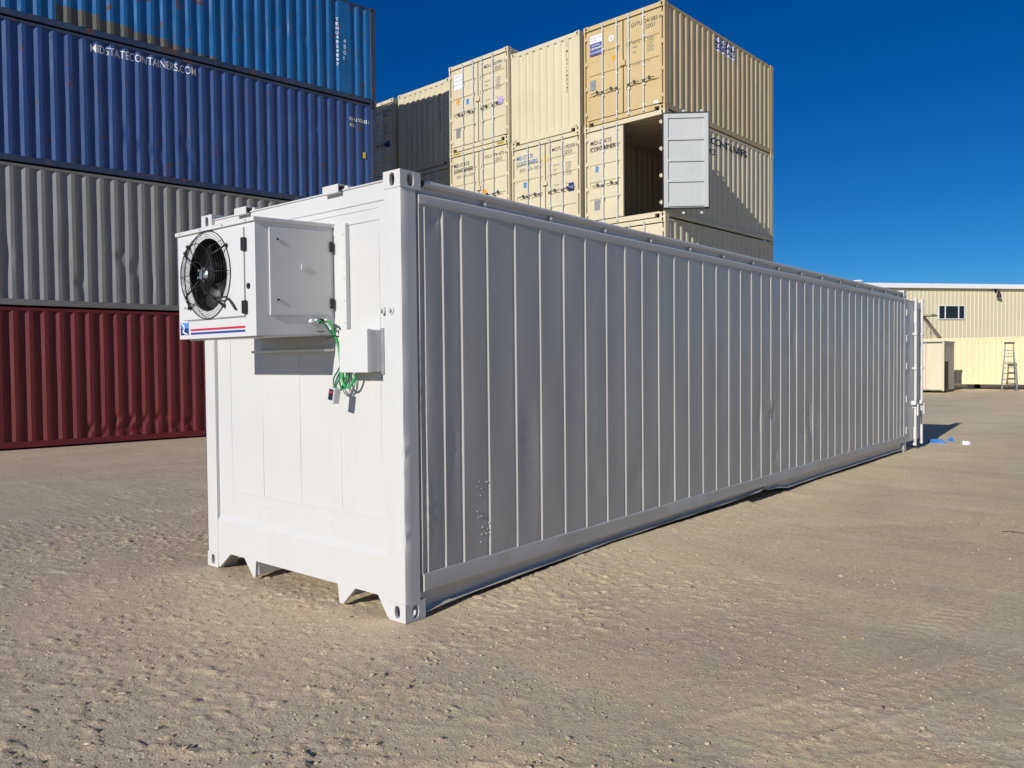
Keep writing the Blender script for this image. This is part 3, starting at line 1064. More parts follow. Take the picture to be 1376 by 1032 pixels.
# column with the taller-standing doors
a4, of, d = cream('cream container with white placard and orange triangle on its door', AX, AY, 3, seed=.9, handle_z=1.05)
id_block(a4, 'MDU  107991 2', '22G1')
sticker(a4, M['st_white'], .20, .57, 1.86, 2.30, .0255)
door_text(a4, [('STORAGE UNIT', .22, 2.22, .03, .3, 'h', .0), ('SALES AND RENT', .22, 2.10, .03, .32, 'h', 0), ('OFFICE YARD', .22, 1.98, .03, .28, 'h', 0)], M['ink_grey'], y=.0236)
sticker(a4, M['st_orange'], .27, .44, 1.36, 1.55, .0255, 'tri')
sticker(a4, M['st_blue'], .72, .83, 1.34, 1.50, .0255)
sticker(a4, M['st_grey'], .27, .45, .42, .70, .0255)
sticker(a4, M['st_lilac'], 2.02, 2.20, 1.06, 1.26, .0255)
a3, of, d = cream('cream container with black company lettering and hazard stripes on its header', AX, AY, 2, seed=1.6, hazard=True)
door_text(a3, [('MID-STATE', .16, 2.14, .115, .66, 'h', .01), ('CONTAINERS', .16, 1.98, .115, .84, 'h', .01)], M['ink_navy'])
door_text(a3, [('800-926-0893', .28, 1.80, .10, .76, 'h', .0)], M['ink_grey'])
id_block(a3, 'FXLU  741473 4', '25G1', False)
sticker(a3, M['st_orange'], 1.30, 1.52, 1.18, 1.32, .0255)

# shaded columns behind the blue stack
z4, of, d = cream('cream container with blind end mostly in shadow, just right of the blue stack', ZX, ZY, 3, front='corr', seed=2.2, m_front=M['cream'])
lettering([('MIDU1780355', 1.98, 2.12, .075, .055, 'v', .01)], lambda u, v: (u, .0085, v), M['ink'], z4)
z3, of, d = cream('cream container in shadow under the blind-ended one beside the blue stack', ZX, ZY, 2, front='doors', seed=2.4)
y4, of, d = cream('shaded container doors half hidden behind the blue stack', YX, YY, 3, seed=2.6)
id_block(y4, 'FXLU  170035 2', '22G1')
sticker(y4, M['st_navy'], 2.02, 2.20, 1.06, 1.26, .0255)

# lower rows, mostly behind the white container
low = [('cream container on the ground at the foot of the open-door stack', CX, CY, 0, TH),
       ('cream container second from the ground below the blue lettered doors', BX, BY, 1, TH),
       ('cream container on the ground below the blue lettered doors', BX, BY, 0, TH),
       ('cream container second from the ground below the hazard striped doors', AX, AY, 1, TH),
       ('cream container on the ground below the hazard striped doors', AX, AY, 0, TH),
       ('cream container second from the ground beside the blue stack', ZX, ZY, 1, TH),
       ('cream container on the ground beside the blue stack', ZX, ZY, 0, TH),
       ('cream container third from the ground behind the blue stack', YX, YY, 2, TH),
       ('cream container second from the ground behind the blue stack', YX, YY, 1, TH),
       ('cream container on the ground behind the blue stack', YX, YY, 0, TH)]
for lab, x, y, row, th in low:
    o = copy_tree(plain_c)
    o.location = (x, y, row * S20 + (AZ if x == AX else 0))
    o.rotation_euler = (0, 0, th)
    o['label'] = lab

# ------------------------------------------------------------------ the white refrigerated container
HW = 2.905
MW = thing('refrigerated_container', 'long white painted refrigerated container standing on the dirt in front of the stacks', 'container')
for x, sx in ((0, -1), (-W, 1)):
    for y, sy in ((0, 1), (L40, -1)):
        for z, sz in ((0, 1), (HW, -1)):
            mb = MB()
            casting(mb, x, y, z, sx, sy, sz, dz=.120 if z == 0 else .112)
            mb.build('corner_casting', M['white'], MW, bevel=.005)
for x0, x1, xo in ((-.158, -.004, 1), (-W + .004, -W + .158, -1)):
    for y0, y1 in ((.004, .135), (L40 - .135, L40 - .004)):
        mb = MB()
        # slightly battered post: a stack of short segments
        n = 44
        zz = [.1205 + (HW - .2335) * k / n for k in range(n + 1)]
        rr = random.Random(int(abs(x0) * 100 + y0))
        jit = [0.0015 * math.sin(k * .7) + (-.006 if k in (7, 12, 16) else 0) for k in range(n + 1)]
        def sec(k):
            j = jit[k] if 0 < k < n else 0
            if xo > 0:
                return [(x0, y0, zz[k]), (x1 - .012, y0, zz[k]), (x1 + j * .7 - .003, y0 + .003 - j * .5, zz[k]), (x1, y0 + .012, zz[k]), (x1 - .001 + .0012 * math.sin(k * .5 + y0), (y0 + y1) / 2, zz[k]), (x1, y1, zz[k]), (x0, y1, zz[k])]
            return [(x0, y0, zz[k]), (x1, y0, zz[k]), (x1, y1, zz[k]), (x0, y1, zz[k]), (x0, (y0 + y1) / 2, zz[k]), (x0, y0 + .012, zz[k]), (x0 + .006, y0, zz[k])]
        mb.sweep(sec, range(n + 1), close=True)
        mb.build('corner_post', M['white'], MW, smooth=True, autosmooth=R(35))

# front header, front wall, sill
mb = MB()
mb.box(-W + .1625, -.1625, .024, .13, 2.735, 2.852)
mb.box(-W + .1625, -.1625, .018, .06, 2.853, 2.866)
mb.build('front_header', M['white'], MW, bevel=.008)
mb = MB()
nx_, nz_ = 60, 60
x0, x1, z0, z1 = -W + .159, -.159, .40, 2.734
for_rows = []
for k in range(nz_ + 1):
    z = z0 + (z1 - z0) * k / nz_
    for_rows.append([(x0 + (x1 - x0) * i / nx_, .032 + wobble((x0 + (x1 - x0) * i / nx_) * 1.6, z * 1.3, 2.2, .0016), z) for i in range(nx_ + 1)])
mb.sweep(lambda i: for_rows[i], range(nz_ + 1))
mb.build('front_wall', M['white'], MW, smooth=True)
mb = MB()
yv = .028
for xx in (-2.085, -1.636, -1.152, -.673, -.25):
    mb.box(xx - .006, xx + .006, yv + .001, .045, .662, 2.615 if xx not in (-.673,) else 1.60)
mb.box(-2.10, -.24, yv - .001, .045, .640, .661)
mb.box(-2.15, -.165, yv + .001, .045, .562, .568)
mb.box(-2.10, -.24, yv - .002, .045, 2.616, 2.630)
mb.box(-2.10, -.24, yv - .001, .045, 2.695, 2.700)
mb.box(-.215, -.16, yv - .004, .045, .43, 2.73)
mb.build('wall_seams', M['white'], MW, bevel=.0015)
mb = MB()
mb.prism([(-2.276, .395), (-.162, .395), (-.162, .02), (-.178, .014), (-.272, .143), (-.51, .143), (-.645, .012), (-.68, .012), (-.70, .143), (-1.722, .143),
          (-1.738, .012), (-1.765, .012), (-1.885, .143), (-2.09, .143), (-2.255, .014), (-2.276, .02)], lambda p, q, t_: (p, t_, q), .005, .030)
mb.add([(-2.276, .005, .395), (-.162, .005, .395), (-.162, .0335, .445), (-2.276, .0335, .445)], [(0, 1, 2, 3)])
mb.build('front_sill', M['white'], MW, bevel=.003)
mb = MB()
mb.box(-1.735, -1.722, .031, 3.1, .03, .30)
mb.box(-.70, -.687, .031, 3.1, .03, .30)
mb.box(-W + .06, -.06, .2, L40 - .2, .19, .26)
for k in range(14):
    yy = 3.3 + k * .62
    mb.box(-W + .08, -.08, yy, yy + .06, .08, .189)
mb.build('underframe', M['white'], MW)

# lifting sockets on the front header
for xa, xb in ((-.772, -.60), (-1.90, -1.735)):
    mb = MB()
    mb.box(xa, xb, -.022, -.014, 2.838, 2.896)
    mb.box(xa, xb, -.0135, .14, 2.890, 2.897)
    mb.box(xa, xb, -.0135, .011, 2.838, 2.845)
    mb.box(xa, xa + .008, -.0135, .14, 2.8525, 2.8895)
    mb.box(xb - .03, xb + .10, .132, .14, 2.853, 2.889)
    mb.tube([(xb + .02, .03, 2.868), (xb + .02, .075, 2.868)], .022, 12)
    mb.build('lifting_socket', M['white'], MW, bevel=.003)

# side: top rail profile, ribbed panels, kick band, bottom rail with bent lip
RIBS = [.21, .38, .56, .83, 1.14, 1.44, 1.75, 2.05, 2.37, 2.67, 2.965, 3.265, 3.57, 3.87, 4.18, 4.49, 4.80, 5.10, 5.40, 5.68, 5.97, 6.28, 6.57, 6.82, 7.11, 7.42, 7.72,
        8.02, 8.32, 8.63, 8.96, 9.26, 9.57, 9.88, 10.19, 10.49, 10.79, 11.10, 11.40, 11.60, 11.82]
DENTS = [(6.02, 1.02, -.012, .07, .10), (5.93, 1.12, .008, .05, .08), (6.12, .50, -.014, .06, .07), (7.26, 1.0, -.014, .09, .16), (7.30, .78, -.014, .07, .16), (7.20, .62, .010, .08, .12),
         (5.62, .95, -.008, .05, .15), (7.56, .86, -.008, .05, .12), (.30, 2.62, -.007, .05, .05), (.46, 1.1, -.004, .06, .12), (1.28, 1.05, -.004, .08, .3), (4.6, 1.3, -.004, .1, .25),
         (3.4, .8, .004, .1, .3), (8.4, 1.4, -.005, .1, .3), (2.2, .62, -.005, .1, .12), (2.85, .6, -.005, .1, .1), (.19, 1.5, -.006, .03, .35), (.20, .7, .006, .03, .25), (6.7, 1.9, -.004, .1, .2)]


def side_wall(sign):
    prof = [(.160, -.012)]
    ks = RIBS + [12.03]
    prof = [(.136, -.030), (.150, -.030), (.160, -.004)]
    prev, top, low = .160, -.0022, -.0095
    for y in RIBS + [12.050]:
        e = y - .032
        n = 6
        for i in range(1, n + 1):
            prof.append((prev + (e - prev) * i / n, top + (low - top) * i / n))
        if y < 12.04:
            prof += [(y - .029, -.0142), (y - .008, -.0142), (y - .001, top - .003), (y + .003, top)]
        prev = y + .003
    nz = 110
    z0, z1 = .28, 2.712
    rows = []
    for k in range(nz + 1):
        z = z0 + (z1 - z0) * k / nz
        e = min(1, 6 * min(z - z0, z1 - z))
        row = []
        for (y, d) in prof:
            # oil-canning: each board bellies a little by itself
            b = 0.0
            for i in range(len(RIBS) - 1):
                if RIBS[i] <= y <= RIBS[i + 1]:
                    w_ = RIBS[i + 1] - RIBS[i]
                    ph = math.sin((y - RIBS[i]) / w_ * math.pi)
                    b = ph * (.0022 * math.sin(i * 2.7 + z * 1.3) + .0011 * math.sin(z * 3.7 + i * 1.9))
                    break
            o_ = (b + .0012 * math.sin(y * .9 + z * 1.1)) * e
            for (dy, dz, a, ry, rz_) in DENTS:
                if abs(y - dy) < 3 * ry and abs(z - dz) < 3 * rz_:
                    o_ += a * math.exp(-((y - dy) / ry) ** 2 - ((z - dz) / rz_) ** 2) * (1 + .3 * math.sin(z * 60))
            row.append(((d + o_) if sign > 0 else (-W - d - o_), y, z))
        rows.append(row)
    mb = MB()
    mb.sweep(lambda i: rows[i], range(nz + 1))
    if sign > 0:
        rr = random.Random(9)
        for (y, z) in [(.70, .80), (.72, .83), (.74, .78), (.80, .82), (.73, .73), (.70, .62), (.71, .58), (.74, .58), (.75, .50), (.82, .52), (.85, .54), (.80, .48), (.74, .45), (.73, .40), (.84, .60), (.79, .45)]:
            mb.tube([(-.012, y, z), (-.004, y, z), (-.0015, y, z)], [.006, .006, .003], 8)
    return mb.build('side_wall', M['white_shaded'], MW, smooth=True, autosmooth=R(28))


side_wall(1)
side_wall(-1)
for sign in (1, -1):
    def XF(x):
        return x if sign > 0 else -W - x
    mb = MB()
    P = [(-.12, 2.868), (-.045, 2.874), (-.024, 2.872), (-.012, 2.864), (-.008, 2.850), (-.012, 2.836), (-.024, 2.828), (-.052, 2.824), (-.054, 2.792), (-.042, 2.786),
         (-.004, 2.771), (.001, 2.764), (.001, 2.712), (-.002, 2.706), (-.02, 2.705)]
    st = [.22] + [1 + i * .5 for i in range(22)] + [11.99]
    mb.sweep(lambda y: [(XF(x + .0012 * math.sin(y * 1.3 + z * 40)), y, z + .0015 * math.sin(y * 1.9)) for x, z in P], st)
    for k in range(15):
        yy = .83 + .776 * k
        if yy < 12:
            mb.tube([(XF(-.06), yy, 2.803), (XF(-.012), yy, 2.803)], .013, 8)
            mb.tube([(XF(-.03), yy, 2.803), (XF(-.018), yy, 2.803)], .02, 8)
    # stub band running a little further to the post
    mb.sweep(lambda y: [(XF(x), y, z) for x, z in [(-.05, 2.786), (-.004, 2.771), (.001, 2.764), (.001, 2.712), (-.02, 2.705)]], [.16, .22])
    mb.add([(XF(-.05), .16, 2.705), (XF(.001), .16, 2.712), (XF(.001), .16, 2.764), (XF(-.05), .16, 2.786)], [(0, 1, 2, 3)])
    mb.sweep(lambda y: [(XF(x), y, z) for x, z in [(-.12, 2.868), (-.055, 2.86), (-.055, 2.786)]], [.178, .22])
    mb.sweep(lambda y: [(XF(x), y, z) for x, z in [(-.12, 2.868), (-.01, 2.862), (-.004, 2.70), (-.03, 2.70)]], [11.99, 12.014])
    mb.build('top_rail', M['white'], MW, smooth=True, autosmooth=R(30))
    mb = MB()
    n = 160
    ys = [.165 + (12.03 - .165) * k / n for k in range(n + 1)]
    def kick(y):
        w_ = .0025 * math.sin(y * 2.1) + .0015 * math.sin(y * 5.3)
        lz = float(lip_z(y))
        bend = .004 * math.sin(y * 7) + (.012 * math.sin((y - 5.4) * 9) if 5.4 < y < 6.4 else 0)
        return [(XF(x), y, z) for x, z in [(-.020, .292), (.002 + w_ * .4, .286 + w_), (.006 + w_ * .5, .278), (.006 + w_ * .8, .178 + w_), (.001 + w_, .170 + w_), (-.034, .166), (-.046, lz + .020),
                                           (-.040, lz + .012), (-.012 + bend, lz + .004), (-.006 + bend, lz), (-.012 + bend, lz - .006), (-.05, lz - .002), (-.07, lz)]]
    mb.sweep(kick, ys)
    a = kick(ys[0])
    mb.add(a[:6] + [(XF(-.035), ys[0], .29)], [tuple(range(7))])
    mb.build('bottom_rail', M['white_shaded'], MW, smooth=True, autosmooth=R(24))
mb = MB()
mb.sweep(lambda y: [(-.12, y, 2.867), (-W / 2, y, 2.88), (-W + .12, y, 2.867)], [.06, L40 - .05])
mb.build('roof', M['white'], MW)
mb = MB()
mb.box(-W + .163, -.163, L40 - .12, L40 - .01, 2.79, 2.89)
mb.box(-W + .163, -.163, L40 - .12, L40 - .01, .02, .18)
mb.build('rear_frame', M['white'], MW, bevel=.005)
mb = MB()
mb.box(-W + .07, -.07, .13, L40 - .13, .261, .28)
mb.build('floor', M['steel'], MW)

# rear doors, swung straight back
for sign in (1, -1):
    hx = -.005 if sign > 0 else -W + .005
    def XD(x):
        return hx + sign * x
    d0, d1, dz0, dz1 = L40 + .02, L40 + 1.165, .155, 2.735
    mb = MB()
    mb.box(*sorted((XD(-.075), XD(-.012))), d0, d1, dz0, dz1)
    do = mb.build('door', M['white'], MW, bevel=.004)
    mb = MB()
    mb.box(*sorted((XD(-.10), XD(-.0755))), d0 - .006, d1 + .01, dz0 - .02, dz1 + .03)
    mb.build('gasket', M['black'], do)
    for r in (.52, .985):
        yy = L40 + .02 + r
        mb = MB()
        mb.tube([(XD(.030), yy, .06), (XD(.030), yy, 2.80)], .025, 12)
        for zz in (.30, 2.45):
            mb.box(*sorted((XD(.004), XD(.054))), yy - .026, yy + .026, zz - .11, zz + .11)
        for zz in (.78, 1.50, 2.14):
            mb.box(*sorted((XD(-.011), XD(.06))), yy - .04, yy + .04, zz - .02, zz + .02)
        for zz in (.085, 2.785):
            mb.box(*sorted((XD(-.005), XD(.055))), yy - .025, yy + .03, zz - .022, zz + .022)
        mb.build('lock_rod', M['white'], do, bevel=.003)
        mb = MB()
        mb.box(*sorted((XD(.005), XD(.075))), yy - .10, yy + .02, .85, .875)
        mb.box(*sorted((XD(-.01), XD(.07))), yy - .13, yy - .105, .82, .90)
        mb.box(*sorted((XD(.06), XD(.085))), yy - .012, yy + .05, .62, .84)
        mb.build('handle', M['white'], do, bevel=.004)
    for zz in (.38, .95, 1.55, 2.05, 2.52):
        mb = MB()
        mb.tube([(XD(-.004), L40 + .012, zz - .06), (XD(-.004), L40 + .012, zz + .06)], .018, 10)
        mb.box(*sorted((XD(-.0115), XD(.004))), L40 + .02, L40 + .14, zz - .035, zz + .035)
        mb.build('hinge', M['white'], do)

# bolts beside the junction box
for xx, zz in ((-.185, 2.018), (-.10, 2.016)):
    mb = MB()
    mb.tube([(xx, .005, zz), (xx, -.004, zz)], .026, 14)
    mb.tube([(xx, -.004, zz), (xx, -.022, zz)], .013, 8)
    mb.build('bolt', M['white'], MW)

# ------------------------------------------------------------------ cooling unit on the front wall
CU = thing('cooling_unit', 'white box-shaped cooling unit with black fan mounted on the container front', 'cooling unit', (-1.19, -.3, 1.86))
cl = Vector(CU.location)
SH = lambda p: (p[0] - cl.x, p[1] - cl.y, p[2] + .045 * (p[1] + .6) - cl.z)


class CB(MB):
    def build(self, *a, **k):
        self.v = [SH(p) for p in self.v]
        return MB.build(self, *a, **k)


ux0, ux1, uy0, uy1, uz0, uz1 = -1.68, -.703, -.597, .022, 1.857, 2.582
mb = CB()
# cabinet with the fan opening in its front
fcx, fcz, hr = -1.272, 2.285, .245
mb.holed((ux0, uy0, uz0), (1, 0, 0), (0, 0, 1), ux1 - ux0, uz1 - uz0, (fcx - ux0, fcz - uz0), hr * 2, hr * 2, .05, n=48)
mb.add([(ux0, uy0, uz0), (ux0, uy1, uz0), (ux0, uy1, uz1), (ux0, uy0, uz1)], [(0, 1, 2, 3)])
mb.add([(ux1, uy0, uz0), (ux1, uy1, uz0), (ux1, uy1, uz1), (ux1, uy0, uz1)], [(0, 1, 2, 3)])
mb.add([(ux0, uy0, uz0), (ux1, uy0, uz0), (ux1, uy1, uz0), (ux0, uy1, uz0)], [(0, 1, 2, 3)])
mb.add([(ux0, uy0, uz1), (ux1, uy0, uz1), (ux1, uy1, uz1), (ux0, uy1, uz1)], [(0, 1, 2, 3)])
mb.build('cabinet', M['white_unit'], CU)
mb = CB()
mb.box(ux0 - .014, ux1 + .012, uy0 - .016, uy1, uz1 + .0005, uz1 + .028)
mb.build('lid', M['white_unit'], CU, bevel=.004)
# door leaf round the fan, with its seam
mb = CB()
dx0, dx1, dz0, dz1 = -1.62, -.826, 1.99, 2.555
mb.holed((dx0, uy0 - .007, dz0), (1, 0, 0), (0, 0, 1), dx1 - dx0, dz1 - dz0, (fcx - dx0, fcz - dz0), hr * 2 + .002, hr * 2 + .002, .0065, n=48)
for a in ([(dx0, dz0), (dx1, dz0)], [(dx1, dz0), (dx1, dz1)], [(dx1, dz1), (dx0, dz1)], [(dx0, dz1), (dx0, dz0)]):
    (xa, za), (xb, zb) = a
    mb.add([(xa, uy0 - .007, za), (xb, uy0 - .007, zb), (xb, uy0, zb), (xa, uy0, za)], [(0, 1, 2, 3)])
fd = mb.build('fan_door', M['white_unit'], CU)
mb = CB()
mb.box(dx0 + .06, dx1 + .004, uy0 - .0055, uy0 - .0005, dz0 - .008, dz0 - .001)
mb.box(dx1 + .001, dx1 + .007, uy0 - .0055, uy0 - .0005, dz0 - .001, dz1)
mb.build('door_seal', M['st_grey'], fd)
for zz in (2.448, 2.045):
    mb = CB()
    mb.box(dx1 - .012, dx1 + .032, uy0 - .022, uy0 - .0075, zz - .042, zz + .042)
    mb.build('hinge', M['black'], fd, bevel=.003)
mb = CB()
mb.tube([(-.782, uy0 - .0005, 2.178), (-.782, uy0 - .006, 2.178)], .019, 16)
mb.build('plug', M['black'], CU)
mb = CB()
for xx, zz in ((-1.585, 2.46), (-1.578, 2.075)):
    mb.tube([(xx, uy0 - .007, zz), (xx, uy0 - .012, zz)], .009, 8)
for k in range(4):
    xx = ux0 + .06 + k * .28
    mb.tube([(xx, uy0 - .0165, uz1 + .013), (xx, uy0 - .020, uz1 + .013)], .006, 8)
for k in range(3):
    yy = uy0 + .12 + k * .22
    mb.tube([(ux1 + .012, yy, uz1 + .013), (ux1 + .016, yy, uz1 + .013)], .006, 8)
mb.build('screw', M['steel'], CU)
# shroud and fan
mb = CB()
n = 48
mb.sweep(lambda y: [(fcx + hr * .985 * math.cos(2 * math.pi * k / n), y, fcz + hr * .985 * math.sin(2 * math.pi * k / n)) for k in range(n)], [uy0 - .004, uy0 + .13], close=True)
mb.disc((fcx, uy0 + .13, fcz), (1, 0, 0), (0, 0, 1), hr * .985, 48)
mb.build('shroud', M['black'], CU, smooth=True, autosmooth=R(40))
mb = CB()
for b in range(5):
    a0 = b * 2 * math.pi / 5 + .5
    rows = []
    for i in range(7):
        r = .06 + (.225 - .06) * i / 6
        w_ = .62 + .12 * i / 6
        rows.append([(fcx + r * math.cos(a0 + w_ * (k / 6 - .5) + .35 * i / 6), uy0 + .055 + .055 * (k / 6 - .5) * (1.1 - .4 * i / 6), fcz + r * math.sin(a0 + w_ * (k / 6 - .5) + .35 * i / 6)) for k in range(7)])
    mb.sweep(lambda i: rows[i], range(7))
mb.tube([(fcx, uy0 + .12, fcz), (fcx, uy0 + .01, fcz)], .068, 20)
fan = mb.build('fan', M['black_gloss'], CU, smooth=True, autosmooth=R(40))
mb = CB()
mb.tube([(fcx, uy0 + .009, fcz), (fcx, uy0 - .035, fcz), (fcx, uy0 - .048, fcz)], [.05, .05, .035], 20)
for k in range(4):
    a = k * math.pi / 2 + .6
    mb.tube([(fcx + .036 * math.cos(a), uy0 - .04, fcz + .036 * math.sin(a)), (fcx + .036 * math.cos(a), uy0 - .062, fcz + .036 * math.sin(a))], .009, 8)
mb.build('hub', M['steel'], CU, smooth=True, autosmooth=R(40))
# guard
mb = CB()
gx, gz = fcx - .005, fcz


def gy(r):
    tt = min(1, max(0, (.297 - r) / .10))
    return uy0 - .012 - .075 * math.sin(tt * math.pi / 2)


for k in range(17):
    r = .298 - k * .0122
    mb.ring((gx, gy(r), gz), r, (1, 0, 0), (0, 0, 1), .0009 if k else .003, 56, 5)
mb.ring((gx, gy(.09), gz), .085, (1, 0, 0), (0, 0, 1), .004, 32, 5)
for k in range(8):
    a = k * math.pi / 4 + .02
    pts_ = []
    for i in range(9):
        r = .085 + (.300 - .085) * i / 8
        pts_.append((gx + r * math.cos(a), gy(r) - .003, gz + r * math.sin(a)))
    mb.tube(pts_, .0022, 5)
mb.ring((gx, gy(.2) - .002, gz), .205, (1, 0, 0), (0, 0, 1), .0028, 48, 5)
for a in (.6, 2.4, 3.9, 5.5):
    c_, s_ = math.cos(a), math.sin(a)
    mb.tube([(gx + .055 * c_, uy0 - .045, gz + .055 * s_), (gx + .20 * c_, gy(.2) + .008, gz + .20 * s_), (gx + .312 * c_, uy0 - .02, gz + .312 * s_)], .006, 6)
    mb.tube([(gx + .312 * c_, uy0 - .028, gz + .312 * s_), (gx + .312 * c_, uy0 - .008, gz + .312 * s_)], .012, 8)
mb.build('fan_guard', M['black_gloss'], CU, smooth=True)
mb = CB()
mb.tube([(fcx + .05, uy0 - .05, fcz - .03), (fcx + .10, uy0 - .085, fcz - .13), (fcx + .2, uy0 - .06, fcz - .165), (fcx + .27, uy0 - .03, fcz - .165), (fcx + .32, uy0 - .03, fcz - .2), (fcx + .365, uy0 - .02, fcz - .255)], .006, 6)
mb.build('fan_cable', M['black'], CU, smooth=True)
# side access panel
mb = CB()
mb.box(ux1 + .0005, ux1 + .012, -.500, -.022, 1.985, 2.553)
sp = mb.build('side_panel', M['white_unit'], CU, bevel=.003)
for zz in (2.45, 2.062):
    mb = CB()
    mb.box(ux1 + .0125, ux1 + .024, -.030, -.006, zz - .035, zz + .035)
    mb.build('hinge', M['black'], sp)
for zz in (2.475, 2.085):
    mb = CB()
    mb.tube([(ux1 + .0125, -.443, zz), (ux1 + .018, -.443, zz)], .015, 12)
    mb.build('latch', M['steel'], sp, bevel=.002)
    mb = CB()
    mb.box(ux1 + .0185, ux1 + .020, -.452, -.434, zz - .006, zz + .006)
    mb.build('latch', M['black'], sp)
mb = CB()
mb.prism([(-.262, 2.285), (-.225, 2.292), (-.215, 2.315), (-.262, 2.325)], lambda p, q, t_: (t_, p, q), ux1 + .0125, ux1 + .019)
mb.build('handle', M['white_unit'], sp)
for k, yy in enumerate((-.19, -.15, -.11, -.07)):
    mb = CB()
    zz = 1.945
    mb.tube([(ux1, yy, zz), (ux1 + .012, yy, zz)], .017, 6)
    mb.tube([(ux1 + .012, yy, zz), (ux1 + .034, yy, zz)], .013, 12)
    mb.build('cable_gland', M['st_white'] if k != 2 else M['black'], CU)
mb = CB()
mb.add([(ux1 + .0015, -.135, 1.868), (ux1 + .0015, -.075, 1.868), (ux1 + .0015, -.075, 1.878), (ux1 + .0015, -.135, 1.878)], [(0, 1, 2, 3)])
mb.build('rating_label', M['ink_grey'], CU)
# badge: white swoosh on a blue square, and two stripes
mb = CB()
mb.box(-1.663, -1.552, uy0 - .0022, uy0 - .0005, 1.886, 1.972)
lb = mb.build('badge', M['st_navy'], CU)
mb = CB()
mb.box(-1.663, -1.552, uy0 - .0028, uy0 - .00225, 1.934, 1.972)
mb.build('badge', M['st_blue'], CU)
mb = CB()
sw = [(-1.655, 1.968), (-1.635, 1.962), (-1.612, 1.945), (-1.612, 1.925), (-1.632, 1.915), (-1.625, 1.908), (-1.598, 1.897), (-1.560, 1.890)]
wv = [.003, .007, .010, .010, .007, .010, .009, .003]
rows = []
for i, (x, z) in enumerate(sw):
    a_, b_ = sw[max(0, i - 1)], sw[min(len(sw) - 1, i + 1)]
    tx, tz = b_[0] - a_[0], b_[1] - a_[1]
    ln = math.hypot(tx, tz)
    rows.append([(x - tz / ln * wv[i] * .6, uy0 - .0034, z + tx / ln * wv[i] * .6), (x + tz / ln * wv[i] * .6, uy0 - .0034, z - tx / ln * wv[i] * .6)])
mb.sweep(lambda i: rows[i], range(len(rows)))
mb.build('badge', M['ink_white'], CU)
mb = CB()
mb.box(-1.524, -.832, uy0 - .002, uy0 - .0005, 1.911, 1.925)
mb.build('stripe', M['red_stripe'], CU)
mb = CB()
mb.box(-1.524, -.832, uy0 - .002, uy0 - .0005, 1.886, 1.900)
mb.build('stripe', M['blue_stripe'], CU)
# mounting flange on the wall and drip tray under the unit
mb = CB()
mb.box(-.70, -.565, .012, .029, 1.84, 2.60)
mb.box(-.5645, -.552, -.002, .029, 1.84, 2.60)
for k in range(5):
    mb.tube([(-.59, .012, 1.93 + k * .15), (-.59, .007, 1.93 + k * .15)], .007, 8)
mb.build('mounting_flange', M['white_unit'], CU, bevel=.002)
mb = CB()
mb.box(ux0 + .05, ux1 - .02, -.06, .022, 1.735, 1.752)
mb.box(ux0 + .03, ux1 - .01, uy0 + .06, .015, uz0 - .012, uz0 - .0005)
mb.build('mounting_rail', M['white_unit'], CU)

# junction box, cables, hand controllers
JB = thing('junction_box', 'small white junction box on the container front beside the cooling unit', 'junction box', (-.357, -.04, 1.62))
jl = Vector(JB.location)


def jbox(name, x0, x1, y0, y1, z0, z1, mat, bev=.003):
    m_ = MB()
    m_.box(x0 - jl.x, x1 - jl.x, y0 - jl.y, y1 - jl.y, z0 - jl.z, z1 - jl.z)
    return m_.build(name, mat, JB, bevel=bev)


jbox('box_body', -.495, -.217, -.072, .0275, 1.620, 1.893, M['white_unit'])
jbox('box_cover', -.500, -.212, -.108, -.0725, 1.615, 1.898, M['white_unit'], .004)
jbox('mounting_plate', -.22, -.195, .012, .027, 1.60, 1.905, M['st_grey'])
jbox('screw', -.362, -.350, -.095, -.085, 1.608, 1.6145, M['steel'], 0)


def spl(pts, n=8):
    P_ = [Vector(p) for p in pts]
    P_ = [P_[0] * 2 - P_[1]] + P_ + [P_[-1] * 2 - P_[-2]]
    out = []
    for i in range(1, len(P_) - 2):
        a_, b_, c_, d_ = P_[i - 1:i + 3]
        for k in range(n):
            t_ = k / n
            out.append(.5 * ((2 * b_) + (c_ - a_) * t_ + (2 * a_ - 5 * b_ + 4 * c_ - d_) * t_ * t_ + (3 * b_ - a_ - 3 * c_ + d_) * t_ ** 3))
    out.append(P_[-2])
    return out


CB_T = thing('cable_bundle', 'looped bundle of green cables hanging from the cooling unit with two controllers', 'cables', (-.55, -.05, 1.5))
kl = Vector(CB_T.location)


def cable(pts, r, mat, name='cable'):
    m_ = MB()
    m_.tube([p - kl for p in spl(pts)], r, 8)
    return m_.build(name, mat, CB_T, smooth=True)


zg = 1.965
cable([(-.668, -.15, zg), (-.645, -.145, 1.963), (-.612, -.10, 1.90), (-.598, -.06, 1.84), (-.578, -.045, 1.74), (-.565, -.04, 1.65), (-.60, -.05, 1.58), (-.61, -.06, 1.53), (-.56, -.06, 1.50), (-.53, -.05, 1.55), (-.545, -.045, 1.64)], .006, M['cable'])
cable([(-.668, -.07, zg), (-.64, -.07, 1.955), (-.61, -.075, 1.90), (-.588, -.055, 1.83), (-.57, -.05, 1.74), (-.556, -.05, 1.64), (-.535, -.06, 1.57), (-.50, -.06, 1.52), (-.455, -.055, 1.525), (-.42, -.05, 1.57), (-.40, -.045, 1.617)], .009, M['cable_lt'])
cable([(-.575, -.05, 1.75), (-.572, -.045, 1.66), (-.635, -.05, 1.58), (-.63, -.055, 1.52), (-.57, -.06, 1.49), (-.52, -.05, 1.53), (-.51, -.045, 1.61), (-.55, -.04, 1.64), (-.575, -.05, 1.58), (-.56, -.09, 1.53), (-.535, -.125, 1.515)], .005, M['cable'])
